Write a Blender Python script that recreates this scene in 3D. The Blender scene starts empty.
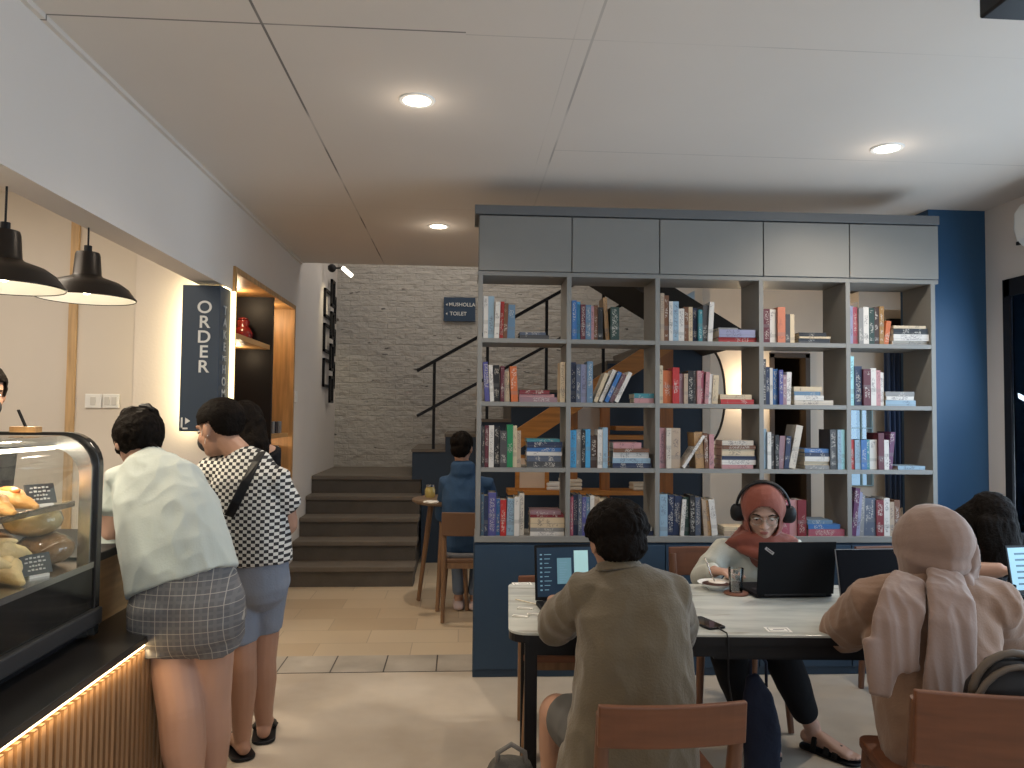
import bpy, bmesh, math, random
from mathutils import Vector, Matrix, noise
V = Vector
R = math.radians
random.seed(7)
S = bpy.context.scene
col = S.collection

# ------------------------------------------------------------------ camera
CAM_Z = 1.5
F_PX = 760.0
ROLL = R(.57)
YAW = R(3.81)
PITCH = R(2.37)
cd = bpy.data.cameras.new('camera')
cd.sensor_width = 36.0
cd.lens = 36.0 * F_PX / 1024.0
cd.clip_start = .05
cam = bpy.data.objects.new('camera', cd)
col.objects.link(cam)
CM = Matrix.Translation((0, 0, CAM_Z)) @ Matrix.Rotation(-YAW, 4, 'Z') @ Matrix.Rotation(math.pi / 2 + PITCH, 4, 'X') @ Matrix.Rotation(ROLL, 4, 'Z')
cam.matrix_world = CM
S.camera = cam
S.view_settings.view_transform = 'Standard'
S.view_settings.look = 'None'
S.view_settings.exposure = -0.36
S.view_settings.gamma = 1.0
S.view_settings.use_curve_mapping = False

def ray(px, py):
    return (CM.to_3x3() @ V(((px - 512) / F_PX, (384 - py) / F_PX, -1)))
def W(px, py, Y):
    """world point seen at a photo position, at a known distance Y into the room"""
    d = ray(px, py); t = Y / d.y
    return V((0, 0, CAM_Z)) + d * t
def WZ(px, py, z):
    d = ray(px, py); t = (z - CAM_Z) / d.z
    return V((0, 0, CAM_Z)) + d * t

# ------------------------------------------------------------------ world and lights
wd = bpy.data.worlds.new('overcast'); S.world = wd; wd.use_nodes = True
bg = wd.node_tree.nodes['Background']
bg.inputs[0].default_value = (.42, .68, .95, 1); bg.inputs[1].default_value = 1.0

def area(name, loc, target, sx, sy, power, colr, spread=180):
    l = bpy.data.lights.new(name, 'AREA'); l.shape = 'RECTANGLE'; l.size = sx; l.size_y = sy
    l.energy = power; l.color = colr; l.spread = R(spread)
    o = bpy.data.objects.new(name, l); col.objects.link(o); o.location = loc
    o.rotation_euler = (V(target) - V(loc)).to_track_quat('-Z', 'Y').to_euler()
    return o
def point(name, loc, power, colr, rad=.03):
    l = bpy.data.lights.new(name, 'POINT'); l.energy = power; l.color = colr; l.shadow_soft_size = rad
    o = bpy.data.objects.new(name, l); col.objects.link(o); o.location = loc
    return o
def spot(name, loc, target, power, colr, angle=100, blend=.6, rad=.04):
    l = bpy.data.lights.new(name, 'SPOT'); l.energy = power; l.color = colr; l.spot_size = R(angle); l.spot_blend = blend; l.shadow_soft_size = rad
    o = bpy.data.objects.new(name, l); col.objects.link(o); o.location = loc
    o.rotation_euler = (V(target) - V(loc)).to_track_quat('-Z', 'Y').to_euler()
    return o
COOL = (.66, .83, 1.0); WARM = (1.0, .76, .48); NEUT = (1.0, .86, .70)
area('daylight_right_window', (3.42, 2.8, 1.35), (0, 3.0, .9), 3.5, 1.9, 110, COOL)
area('rear_fill_light', (.9, -2.35, 1.7), (.9, 4, 1.3), 4.2, 2.0, 29, (1.0, .95, .90))  # unseen fill behind the viewer, added to light people's backs
area('daylight_far_window', (4.9, 6.8, 1.6), (3.0, 6.6, 1.2), 1.6, 1.4, 26, COOL)
area('stairwell_top_light', (.2, 7.95, 4.35), (.2, 7.95, 0), 2.6, 1.5, 30, (1.0, .95, .88))  # area light below the stairwell ceiling slab, which has no opening

# ------------------------------------------------------------------ materials
MATS = {}
def mat(name, c, rough=.6, metal=0, var=.12, nscale=6, bump=0, bscale=40, spec=.5, emit=None, estr=0, sheen=0, coords='Object'):
    if name in MATS: return MATS[name]
    m = bpy.data.materials.new(name); m.use_nodes = True
    nt = m.node_tree; b = nt.nodes['Principled BSDF']
    b.inputs['Roughness'].default_value = rough; b.inputs['Metallic'].default_value = metal
    b.inputs['Specular IOR Level'].default_value = spec
    if sheen: b.inputs['Sheen Weight'].default_value = sheen
    tc = nt.nodes.new('ShaderNodeTexCoord')
    n = nt.nodes.new('ShaderNodeTexNoise'); n.inputs['Scale'].default_value = nscale; n.inputs['Detail'].default_value = 5
    nt.links.new(tc.outputs[coords], n.inputs['Vector'])
    r = nt.nodes.new('ShaderNodeMix'); r.data_type = 'RGBA'
    r.inputs[6].default_value = (*[x * (1 - var) for x in c], 1); r.inputs[7].default_value = (*[min(1, x * (1 + var)) for x in c], 1)
    nt.links.new(n.outputs['Fac'], r.inputs[0]); nt.links.new(r.outputs[2], b.inputs['Base Color'])
    if bump:
        n2 = nt.nodes.new('ShaderNodeTexNoise'); n2.inputs['Scale'].default_value = bscale; n2.inputs['Detail'].default_value = 4
        nt.links.new(tc.outputs[coords], n2.inputs['Vector'])
        bp = nt.nodes.new('ShaderNodeBump'); bp.inputs['Strength'].default_value = bump; bp.inputs['Distance'].default_value = .01
        nt.links.new(n2.outputs['Fac'], bp.inputs['Height']); nt.links.new(bp.outputs[0], b.inputs['Normal'])
    if emit:
        b.inputs['Emission Color'].default_value = (*emit, 1); b.inputs['Emission Strength'].default_value = estr
    MATS[name] = m
    return m
def nodes(m): return m.node_tree, m.node_tree.nodes['Principled BSDF']
def mth(nt, op, a=None, b=None, c=None):
    n = nt.nodes.new('ShaderNodeMath'); n.operation = op
    for i, x in enumerate((a, b, c)):
        if x is None: continue
        if isinstance(x, (int, float)): n.inputs[i].default_value = x
        else: nt.links.new(x, n.inputs[i])
    return n.outputs[0]
def mixc(nt, f, a, b):
    r = nt.nodes.new('ShaderNodeMix'); r.data_type = 'RGBA'
    for s, x in ((0, f), (6, a), (7, b)):
        if isinstance(x, (int, float)): r.inputs[s].default_value = x
        elif isinstance(x, tuple): r.inputs[s].default_value = (*x, 1)
        else: nt.links.new(x, r.inputs[s])
    return r.outputs[2]
def sepxyz(nt, coords='Object', vec=None):
    if vec is None:
        tc = nt.nodes.new('ShaderNodeTexCoord'); vec = tc.outputs[coords]
    s = nt.nodes.new('ShaderNodeSeparateXYZ'); nt.links.new(vec, s.inputs[0]); return s.outputs
def line_mask(nt, x, period, off, width):
    """1 on thin lines repeating along x"""
    m = mth(nt, 'SUBTRACT', x, off - period / 2)
    m = mth(nt, 'FLOORED_MODULO', m, period) if False else mth(nt, 'WRAP', m, period, 0.0)
    m = mth(nt, 'ABSOLUTE', mth(nt, 'SUBTRACT', m, period / 2))
    return mth(nt, 'LESS_THAN', m, width / 2)
def noise_tex(nt, scale, detail=4, coords='Object', vscale=None):
    tc = nt.nodes.new('ShaderNodeTexCoord'); n = nt.nodes.new('ShaderNodeTexNoise')
    n.inputs['Scale'].default_value = scale; n.inputs['Detail'].default_value = detail
    if vscale:
        mp = nt.nodes.new('ShaderNodeMapping'); mp.inputs['Scale'].default_value = vscale
        nt.links.new(tc.outputs[coords], mp.inputs[0]); nt.links.new(mp.outputs[0], n.inputs['Vector'])
    else: nt.links.new(tc.outputs[coords], n.inputs['Vector'])
    return n.outputs['Fac']
def ramp(nt, f, p0, p1, c0=(0, 0, 0), c1=(1, 1, 1)):
    r = nt.nodes.new('ShaderNodeValToRGB'); e = r.color_ramp.elements
    e[0].position = p0; e[1].position = p1; e[0].color = (*c0, 1); e[1].color = (*c1, 1)
    nt.links.new(f, r.inputs[0]); return r.outputs[0]
def wood(name, c, rough=.45, axis='X', var=.3):
    if name in MATS: return MATS[name]
    m = mat(name, c, rough); nt, b = nodes(m)
    sc = {'X': (1.2, 14, 14), 'Y': (14, 1.2, 14), 'Z': (14, 14, 1.2)}[axis]
    f = noise_tex(nt, 2.2, 8, vscale=sc)
    k = ramp(nt, f, .3, .7, tuple(x * (1 - var) for x in c), tuple(min(1, x * (1 + var * .6)) for x in c))
    nt.links.new(k, b.inputs['Base Color'])
    return m
def emis(name, c, s):
    m = mat(name, c, emit=c, estr=s); return m

M_wall = mat('painted_wall', (.71, .65, .595), .85, var=.04, nscale=2, bump=.08, bscale=60)
M_wallw = mat('kitchen_wall', (.66, .60, .53), .8, var=.03, nscale=2)
M_far = mat('far_room_wall', (.70, .63, .55), .85, var=.04)
M_dark = mat('black_paint', (.010, .010, .012), .45, spec=.25)
M_matblack = mat('matt_black_metal', (.016, .016, .018), .5, .2, spec=.25)
M_navy = mat('navy_paint', (.016, .042, .080), .55, var=.1, nscale=3)
M_navy_lit = mat('navy_paint_daylit', (.022, .080, .17), .5, var=.05, nscale=3)  # navy made bluer and brighter, window daylight put into the colour
M_navy2 = mat('navy_stair_paint', (.018, .035, .062), .6, var=.15, nscale=3)
M_grey = mat('grey_laminate', (.21, .21, .20), .45, var=.04, nscale=3)
M_greyd = mat('grey_laminate_trim', (.12, .125, .13), .5, var=.05)
M_oak = wood('oak', (.52, .29, .11), .45, 'Z')
M_oakh = wood('oak_shelf', (.52, .30, .12), .45, 'Y')
M_orange = wood('amber_wood', (.42, .17, .03), .5, 'X')
M_orangez = wood('amber_wood_post', (.30, .11, .022), .5, 'Z')
M_chair = wood('teak_chair', (.150, .054, .023), .45, 'X', .25)
M_chairl = wood('teak_chair_leg', (.14, .060, .030), .5, 'Z', .25)
M_chairb = wood('light_brown_chair', (.22, .12, .06), .5, 'Z')
M_white = mat('white_plastic', (.8, .8, .78), .35, var=.02)
M_paper = mat('paper', (.75, .73, .68), .8, var=.05)
M_skin = mat('skin', (.40, .225, .155), .5, var=.06, nscale=9, spec=.35)
M_skinp = mat('pale_skin', (.47, .285, .215), .5, var=.07, nscale=6, spec=.35)
M_hair = mat('black_hair', (.008, .006, .005), .65, var=.5, nscale=60, bump=.5, bscale=110, spec=.05)
M_lips = mat('lips', (.36, .12, .10), .4)
M_eyew = mat('eye_white', (.7, .68, .65), .2)
M_iris = mat('dark_iris', (.015, .008, .005), .15)
M_chrome = mat('brushed_steel', (.55, .54, .52), .25, 1.0, var=.05)

def glass_mat(name, tint=(1, 1, 1), gloss=.08, rough=.02):
    m = bpy.data.materials.new(name); m.use_nodes = True; nt = m.node_tree
    nt.nodes.remove(nt.nodes['Principled BSDF'])
    out = nt.nodes['Material Output']
    t = nt.nodes.new('ShaderNodeBsdfTransparent'); t.inputs[0].default_value = (*tint, 1)
    g = nt.nodes.new('ShaderNodeBsdfGlossy'); g.inputs['Roughness'].default_value = rough
    fr = nt.nodes.new('ShaderNodeFresnel'); fr.inputs[0].default_value = 1.45
    f = mth(nt, 'ADD', fr.outputs[0], gloss); f = mth(nt, 'MINIMUM', f, 1.0)
    x = nt.nodes.new('ShaderNodeMixShader')
    nt.links.new(f, x.inputs[0]); nt.links.new(t.outputs[0], x.inputs[1]); nt.links.new(g.outputs[0], x.inputs[2])
    nt.links.new(x.outputs[0], out.inputs[0]); return m
M_glass = glass_mat('window_glass', gloss=.0)
M_caseglass = glass_mat('case_glass', (.97, .98, .97), .03)
M_cupglass = glass_mat('cup_glass', (.96, .97, .97), .06)

# ------------------------------------------------------------------ mesh builder
class MB:
    def __init__(s): s.v = []; s.f = []; s.m = []
    def add(s, vs, fs, mi=0):
        o = len(s.v); s.v += [V(p) for p in vs]; s.f += [tuple(i + o for i in f) for f in fs]; s.m += [mi] * len(fs); return s
    def box(s, c, d, rot=None, mi=0):
        c = V(c); hx, hy, hz = d[0] / 2, d[1] / 2, d[2] / 2
        vs = [V((x, y, z)) for z in (-hz, hz) for y in (-hy, hy) for x in (-hx, hx)]
        if rot is not None: vs = [rot @ p for p in vs]
        return s.add([p + c for p in vs], [(0, 2, 3, 1), (4, 5, 7, 6), (0, 1, 5, 4), (2, 6, 7, 3), (0, 4, 6, 2), (1, 3, 7, 5)], mi)
    def bx(s, x0, x1, y0, y1, z0, z1, mi=0):
        return s.box(((x0 + x1) / 2, (y0 + y1) / 2, (z0 + z1) / 2), (abs(x1 - x0), abs(y1 - y0), abs(z1 - z0)), None, mi)
    def bar(s, a, b, w, h, up=(0, 0, 1), mi=0):
        a = V(a); b = V(b); t = (b - a); L = t.length; t.normalize(); up = V(up)
        sd = t.cross(up)
        if sd.length < 1e-4: sd = t.cross(V((1, 0, 0)))
        sd.normalize(); u = sd.cross(t)
        rot = Matrix((sd, t, u)).transposed()
        return s.box((a + b) / 2, (w, L, h), rot, mi)
    def loft(s, rings, side=(1, 0, 0), n=16, p=2.0, dome=True, mi=0, axis=None):
        cs = [V(r[0]) for r in rings]; side = V(side); R_ = []
        m = len(cs)
        for i in range(m):
            t = axis and V(axis) or (cs[min(i + 1, m - 1)] - cs[max(i - 1, 0)])
            t = t.normalized()
            a = side - t * side.dot(t)
            if a.length < 1e-3: a = V((0, 1, 0)) - t * t.y
            a.normalize(); b = t.cross(a)
            R_.append((cs[i], rings[i][1], rings[i][2], a, b, t))
        if dome:
            def cap(q, sg):
                c, rx, ry, a, b, t = q; r = min(rx, ry); out = []
                for th in (25, 50, 72):
                    k = math.cos(R(th)); h = math.sin(R(th)) * r * .8
                    out.append((c + t * sg * h, rx - r * (1 - k), ry - r * (1 - k), a, b, t))
                return out
            R_ = cap(R_[0], -1)[::-1] + R_ + cap(R_[-1], 1)
        vs = []; fs = []
        for c, rx, ry, a, b, t in R_:
            for k in range(n):
                th = 2 * math.pi * k / n; ct, st = math.cos(th), math.sin(th)
                x = math.copysign(abs(ct) ** (2 / p), ct); y = math.copysign(abs(st) ** (2 / p), st)
                vs.append(c + a * (rx * x) + b * (ry * y))
        for i in range(len(R_) - 1):
            for k in range(n):
                k2 = (k + 1) % n; fs.append((i * n + k, i * n + k2, (i + 1) * n + k2, (i + 1) * n + k))
        fs.append(tuple(range(n))[::-1]); fs.append(tuple((len(R_) - 1) * n + k for k in range(n)))
        return s.add(vs, fs, mi)
    def tube(s, pts, rad, n=10, dome=False, side=(0, 0, 1), mi=0):
        if not isinstance(rad, (list, tuple)): rad = [rad] * len(pts)
        t = V(pts[-1]) - V(pts[0])
        if abs(t.normalized().dot(V(side))) > .9: side = (1, 0, 0)
        return s.loft([(p_, r, r) for p_, r in zip(pts, rad)], side, n, 2, dome, mi)
    def ell(s, c, r, rot=None, n=16, mi=0):
        c = V(c); vs = []; fs = []; m = n // 2
        for i in range(1, m):
            ph = math.pi * i / m
            for k in range(n):
                th = 2 * math.pi * k / n
                vs.append(V((r[0] * math.sin(ph) * math.cos(th), r[1] * math.sin(ph) * math.sin(th), r[2] * math.cos(ph))))
        vs.append(V((0, 0, r[2]))); vs.append(V((0, 0, -r[2]))); T = len(vs) - 2
        for i in range(m - 2):
            for k in range(n):
                k2 = (k + 1) % n; fs.append((i * n + k, (i + 1) * n + k, (i + 1) * n + k2, i * n + k2))
        for k in range(n):
            k2 = (k + 1) % n; fs.append((T, k, k2)); fs.append((T + 1, (m - 2) * n + k2, (m - 2) * n + k))
        if rot is not None: vs = [rot @ p for p in vs]
        return s.add([p + c for p in vs], fs, mi)
    def lathe(s, prof, c=(0, 0, 0), n=32, mi=0, closed=False):
        c = V(c); vs = []; fs = []; m = len(prof)
        for r, z in prof:
            for k in range(n):
                th = 2 * math.pi * k / n; vs.append(c + V((r * math.cos(th), r * math.sin(th), z)))
        for i in range(m - 1):
            for k in range(n):
                k2 = (k + 1) % n; fs.append((i * n + k, i * n + k2, (i + 1) * n + k2, (i + 1) * n + k))
        if closed: 
            fs.append(tuple(range(n))[::-1]); fs.append(tuple((m - 1) * n + k for k in range(n)))
        return s.add(vs, fs, mi)
    def prism(s, poly, axis, a0, a1, mi=0):
        """polygon (u,v) extruded along axis; 'Z': u=x v=y, 'Y': u=x v=z, 'X': u=y v=z"""
        mk = {'Z': lambda u, v, a: (u, v, a), 'Y': lambda u, v, a: (u, a, v), 'X': lambda u, v, a: (a, u, v)}[axis]
        n = len(poly); vs = [mk(u, v, a0) for u, v in poly] + [mk(u, v, a1) for u, v in poly]
        fs = [tuple(range(n)), tuple(range(n, 2 * n))[::-1]] + [(i, i + n, (i + 1) % n + n, (i + 1) % n) for i in range(n)]
        return s.add(vs, fs, mi)
    def xf(s, M):
        s.v = [M @ p for p in s.v]; return s
    def join(s, o, M=None):
        return s.add([(M @ p if M else p) for p in o.v], o.f)
    def build(s, name, m, parent=None, world=False, bevel=0, smooth=False, solid=0):
        me = bpy.data.meshes.new(name)
        vs = s.v
        if world and parent is not None:
            Mi = wmat(parent).inverted(); vs = [Mi @ p for p in vs]
        me.from_pydata(vs, [], s.f); me.update()
        bm = bmesh.new(); bm.from_mesh(me); bmesh.ops.recalc_face_normals(bm, faces=bm.faces); bm.to_mesh(me); bm.free()
        for x in (m if isinstance(m, (list, tuple)) else [m]): me.materials.append(x)
        for i, p in enumerate(me.polygons): p.material_index = s.m[i]
        o = bpy.data.objects.new(name, me); col.objects.link(o)
        if parent is not None: o.parent = parent
        if solid:
            q = o.modifiers.new('thickness', 'SOLIDIFY'); q.thickness = solid; q.offset = 0
        if bevel:
            q = o.modifiers.new('bevel', 'BEVEL'); q.width = bevel; q.segments = 2; q.limit_method = 'ANGLE'; q.angle_limit = R(40)
        if smooth:
            for p in me.polygons: p.use_smooth = True
            if smooth != 'all':
                try: me.set_sharp_from_angle(angle=R(40))
                except Exception: pass
        return o
def wmat(o):
    M = Matrix.Translation(o.location) @ o.rotation_euler.to_matrix().to_4x4()
    return (wmat(o.parent) @ M) if o.parent else M
def tag(o, label, cat, group=None, kind=None):
    o['label'] = label
    if cat: o['category'] = cat
    if group: o['group'] = group
    if kind: o['kind'] = kind
    return o
def thing(name, label, cat, loc=(0, 0, 0), rz=0, group=None):
    o = bpy.data.objects.new(name, None); col.objects.link(o); o.location = loc; o.rotation_euler = (0, 0, rz)
    o.empty_display_size = .1
    return tag(o, label, cat, group)
def struct(name, mb, m, label=None, cat=None, **k):
    o = mb.build(name, m, **k); o['kind'] = 'structure'
    if label: o['label'] = label
    if cat: o['category'] = cat
    return o
def baked(t):
    col.objects.link(t)
    dg = bpy.context.evaluated_depsgraph_get()
    return bpy.data.meshes.new_from_object(t.evaluated_get(dg))
def organic(name, mb, m, parent, voxel=.007, smooth=4, fold=0, fscale=9, cut=None, solid=0, zs=.6):
    """fuses the overlapping volumes of mb into ONE continuous skin; fold adds soft creases"""
    me = bpy.data.meshes.new(name); me.from_pydata(mb.v, [], mb.f); me.update()
    bm = bmesh.new(); bm.from_mesh(me); bmesh.ops.recalc_face_normals(bm, faces=bm.faces); bm.to_mesh(me); bm.free()
    t = bpy.data.objects.new('tmp', me)
    q = t.modifiers.new('r', 'REMESH'); q.mode = 'VOXEL'; q.voxel_size = voxel
    if smooth:
        q = t.modifiers.new('s', 'SMOOTH'); q.factor = .5; q.iterations = smooth
    out = baked(t); out.name = name
    bpy.data.objects.remove(t); bpy.data.meshes.remove(me)
    if fold:
        nv_ = len(out.vertices); nr = [V(q.vector) for q in out.vertex_normals]; new = []
        for v, nn in zip(out.vertices, nr):
            p = v.co.copy()
            f = noise.noise(V((p.x * fscale, p.y * fscale, p.z * fscale * zs))) + .35 * noise.noise(V((p.x * fscale * 2.3, p.y * fscale * 2.3, p.z * fscale * 2 * zs + 7)))
            f = f * .75 + .55 * (1 - 2.4 * abs(noise.noise(V((p.x * fscale * 1.5 + 9, p.y * fscale * 1.5, p.z * fscale * 1.5 * zs + p.x * fscale * .5))))) - .15
            p += nn * (f * fold); new += p[:]
        out.vertices.foreach_set('co', new); out.update()
    if cut:
        bm = bmesh.new(); bm.from_mesh(out)
        bmesh.ops.delete(bm, geom=[v for v in bm.verts if cut(v.co)], context='VERTS'); bm.to_mesh(out); bm.free()
    Mi = wmat(parent).inverted()
    out.transform(Mi)
    out.materials.clear(); out.materials.append(m)
    for p in out.polygons: p.use_smooth = True
    o = bpy.data.objects.new(name, out); col.objects.link(o); o.parent = parent
    if solid:
        q = o.modifiers.new('thickness', 'SOLIDIFY'); q.thickness = solid
    return o
def text_mb(txt, size, M, depth=.002, sx=1.0):
    c = bpy.data.curves.new('t', 'FONT'); c.body = txt; c.size = size; c.extrude = depth; c.align_x = 'CENTER'; c.align_y = 'CENTER'; c.offset = size * .012
    t = bpy.data.objects.new('t', c)
    me = baked(t)
    mb = MB(); mb.add([M @ V((v.co.x * sx, v.co.y, v.co.z)) for v in me.vertices], [tuple(p.vertices) for p in me.polygons])
    bpy.data.objects.remove(t); bpy.data.curves.remove(c); bpy.data.meshes.remove(me)
    return mb
def face_cam_M(loc, rz=0):
    """text standing upright, readable from -Y"""
    return Matrix.Translation(loc) @ Matrix.Rotation(rz, 4, 'Z') @ Matrix.Rotation(math.pi / 2, 4, 'X')
def holed(mb, axis, a0, a1, u0, u1, z0, z1, holes):
    """wall slab with rectangular openings. axis 'Y': slab between y=a0..a1 running along x; 'X': between x=a0..a1 running along y"""
    us = sorted({u0, u1, *[h[0] for h in holes], *[h[1] for h in holes]}); zs = sorted({z0, z1, *[h[2] for h in holes], *[h[3] for h in holes]})
    for i in range(len(us) - 1):
        for j in range(len(zs) - 1):
            uc = (us[i] + us[i + 1]) / 2; zc = (zs[j] + zs[j + 1]) / 2
            if any(h[0] < uc < h[1] and h[2] < zc < h[3] for h in holes): continue
            if axis == 'Y': mb.bx(us[i], us[i + 1], a0, a1, zs[j], zs[j + 1])
            else: mb.bx(a0, a1, us[i], us[i + 1], zs[j], zs[j + 1])
    return mb
# ------------------------------------------------------------------ THE ROOM
XL, XR, H = -1.50, 3.485, 2.90
YB = 9.17          # painted brick wall behind the stair
YC = 7.10          # end of the low ceiling
# floor: polished concrete, a border row of tiles, then cream tiles
m_conc = mat('polished_concrete', (.50, .455, .395), .38); nt, b = nodes(m_conc)
f1 = noise_tex(nt, 1.6, 8); f2 = noise_tex(nt, 9, 6)
cc = ramp(nt, f1, .35, .68, (.40, .325, .245), (.66, .57, .46)); cc = mixc(nt, mth(nt, 'MULTIPLY', f2, .5), cc, (.50, .46, .41))
nt.links.new(cc, b.inputs['Base Color'])
m_bord = mat('border_tile', (.40, .35, .29), .4); nt, b = nodes(m_bord)
xyz = sepxyz(nt)
f = noise_tex(nt, 4, 5); base = ramp(nt, f, .3, .7, (.34, .30, .25), (.50, .45, .38))
lm = line_mask(nt, xyz[0], .307, -.741, .008); base = mixc(nt, lm, base, (.05, .045, .04)); nt.links.new(base, b.inputs['Base Color'])
m_tile = mat('cream_floor_tile', (.5, .43, .33), .35); nt, b = nodes(m_tile)
tc = nt.nodes.new('ShaderNodeTexCoord'); bk = nt.nodes.new('ShaderNodeTexBrick'); bk.offset = .5; bk.squash = 1
bk.inputs['Scale'].default_value = 1.0; bk.inputs['Brick Width'].default_value = .6; bk.inputs['Row Height'].default_value = .30; bk.inputs['Mortar Size'].default_value = .003
bk.inputs['Color1'].default_value = (.60, .49, .35, 1); bk.inputs['Color2'].default_value = (.47, .36, .24, 1); bk.inputs['Mortar'].default_value = (.38, .30, .21, 1)
nt.links.new(tc.outputs['Object'], bk.inputs['Vector']); nt.links.new(bk.outputs['Color'], b.inputs['Base Color'])
fl = MB()
fl.bx(-4.2, 5.4, -2.6, 4.53, -.1, 0, 0); fl.bx(-4.2, 5.4, 4.53, 4.84, -.1, 0, 1); fl.bx(-4.2, 5.4, 4.84, 9.3, -.1, 0, 2)
struct('floor', fl, [m_conc, m_bord, m_tile])
gj = MB(); gj.bx(XL, 1.0, 4.524, 4.532, 0, .0012)
struct('trim_1', gj, mat('dark_joint', (.04, .035, .03), .7), 'dark expansion joint across the floor')
# ceiling with panel joints
m_ceil = mat('ceiling_paint', (.68, .62, .56), .85, var=.05, nscale=1.2); nt, b = nodes(m_ceil)
xyz = sepxyz(nt)
def joint(ax, at_, w, k, lim=None):
    m = mth(nt, 'MULTIPLY', mth(nt, 'LESS_THAN', mth(nt, 'ABSOLUTE', mth(nt, 'SUBTRACT', xyz[ax], at_)), w / 2), k)
    return m if lim is None else mth(nt, 'MULTIPLY', m, mth(nt, lim[0], xyz[0], lim[1]))
g = joint(0, -.733, .010, .85)
for q_ in (joint(0, .47, .010, .45), joint(0, .40, .005, .12), joint(1, 2.735, .009, .8, ('LESS_THAN', .0)), joint(1, 2.75, .006, .25, ('GREATER_THAN', .0)), joint(1, 3.93, .007, .30, ('GREATER_THAN', .47)), joint(1, 5.15, .006, .2)): g = mth(nt, 'MAXIMUM', g, q_)
brk = mth(nt, 'ADD', mth(nt, 'MULTIPLY', ramp(nt, noise_tex(nt, 1.6, 2), .40, .55), .75), .25); g = mth(nt, 'MULTIPLY', g, brk)
old = b.inputs['Base Color'].links[0].from_socket
nt.links.new(mixc(nt, g, old, (.10, .09, .08)), b.inputs['Base Color'])
ce = MB(); ce.bx(-4.2, XR + .1, -2.6, 5.05, H, H + .15); ce.bx(XL - .5, 5.4, 5.05, YC, H, H + .15); ce.bx(2.6, 5.4, YC, 9.3, H, H + .15)
ce.bx(XL - .1, 2.6, YC, 9.3, 4.45, 4.6)
struct('ceiling', ce, m_ceil)
ed = MB(); ed.bx(XL, 2.6, YC, YC + .04, H, 4.45); ed.bx(2.56, 2.6, YC + .04, YB, H, 4.45)
struct('trim_2', ed, m_ceil, 'painted edge of the stairwell opening')
cr = MB(); cr.bx(XL, XL + .02, -2.5, YC, H - .02, H)
struct('trim_3', cr, m_ceil, 'thin bead where wall meets ceiling')  # narrow strip in the ceiling paint
# left wall: bulkhead over the counter opening, niche wall, stair wall
lw = MB()
lw.bx(XL - .15, XL, -2.6, 5.02, 2.30, H)
holed(lw, 'X', XL - .06, XL, 5.02, YC, 0, H, [(5.05, 6.88, .85, 2.46)])
lw.bx(XL - .15, XL, YC, YB + .1, 0, 4.5)
lw.bx(XL - .60, XL - .06, 5.02, 5.04, 0, H)
struct('wall_left', lw, M_wall)
kw = MB(); kw.bx(-4.2, XL - .56, 5.022, 5.1, 0, H); kw.bx(-4.25, -4.2, -2.6, 5.1, 0, H)
struct('wall_kitchen', kw, M_wallw)
st = MB(); st.bx(-2.505, -2.455, 5.0, 5.02, .6, 2.9)
struct('trim_4', st, wood('pale_oak', (.55, .36, .18), .5, 'Z'), 'vertical light wood strip on the wall behind the counter')
# brick wall
m_brick = mat('painted_brick', (.50, .475, .44), .8); nt, b = nodes(m_brick)
tc = nt.nodes.new('ShaderNodeTexCoord'); mp = nt.nodes.new('ShaderNodeMapping'); mp.inputs['Rotation'].default_value = (R(90), 0, 0)
nt.links.new(tc.outputs['Object'], mp.inputs[0])
bk = nt.nodes.new('ShaderNodeTexBrick'); bk.inputs['Scale'].default_value = 1
bk.inputs['Brick Width'].default_value = .22; bk.inputs['Row Height'].default_value = .066; bk.inputs['Mortar Size'].default_value = .006; bk.inputs['Mortar Smooth'].default_value = 1.0
dn = nt.nodes.new('ShaderNodeTexNoise'); dn.inputs['Scale'].default_value = 5; nt.links.new(mp.outputs[0], dn.inputs['Vector'])
vm = nt.nodes.new('ShaderNodeVectorMath'); vm.operation = 'MULTIPLY_ADD'; nt.links.new(dn.outputs['Color'], vm.inputs[0]); vm.inputs[1].default_value = (.045, .045, .045); nt.links.new(mp.outputs[0], vm.inputs[2])
nt.links.new(vm.outputs[0], bk.inputs['Vector'])
bk.inputs['Color1'].default_value = (.52, .485, .44, 1); bk.inputs['Color2'].default_value = (.49, .46, .42, 1); bk.inputs['Mortar'].default_value = (.475, .445, .40, 1)
n3 = noise_tex(nt, 9, 9, vscale=(1, 1, 1.5)); n4 = noise_tex(nt, 5, 4, vscale=(1, 1, 3))
spots = ramp(nt, n4, .69, .72); c0 = mixc(nt, spots, bk.outputs['Color'], (.12, .11, .10)); nt.links.new(c0, b.inputs['Base Color'])
hh = mth(nt, 'ADD', mth(nt, 'MULTIPLY', bk.outputs['Fac'], -.25), mth(nt, 'MULTIPLY', n3, 2.1))
bp = nt.nodes.new('ShaderNodeBump'); bp.inputs['Strength'].default_value = .9; bp.inputs['Distance'].default_value = .02
nt.links.new(hh, bp.inputs['Height']); nt.links.new(bp.outputs[0], b.inputs['Normal'])
bw = MB(); bw.bx(XL - .15, 2.3, YB, YB + .12, 0, 4.5)
struct('wall_back', bw, m_brick)
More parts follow.
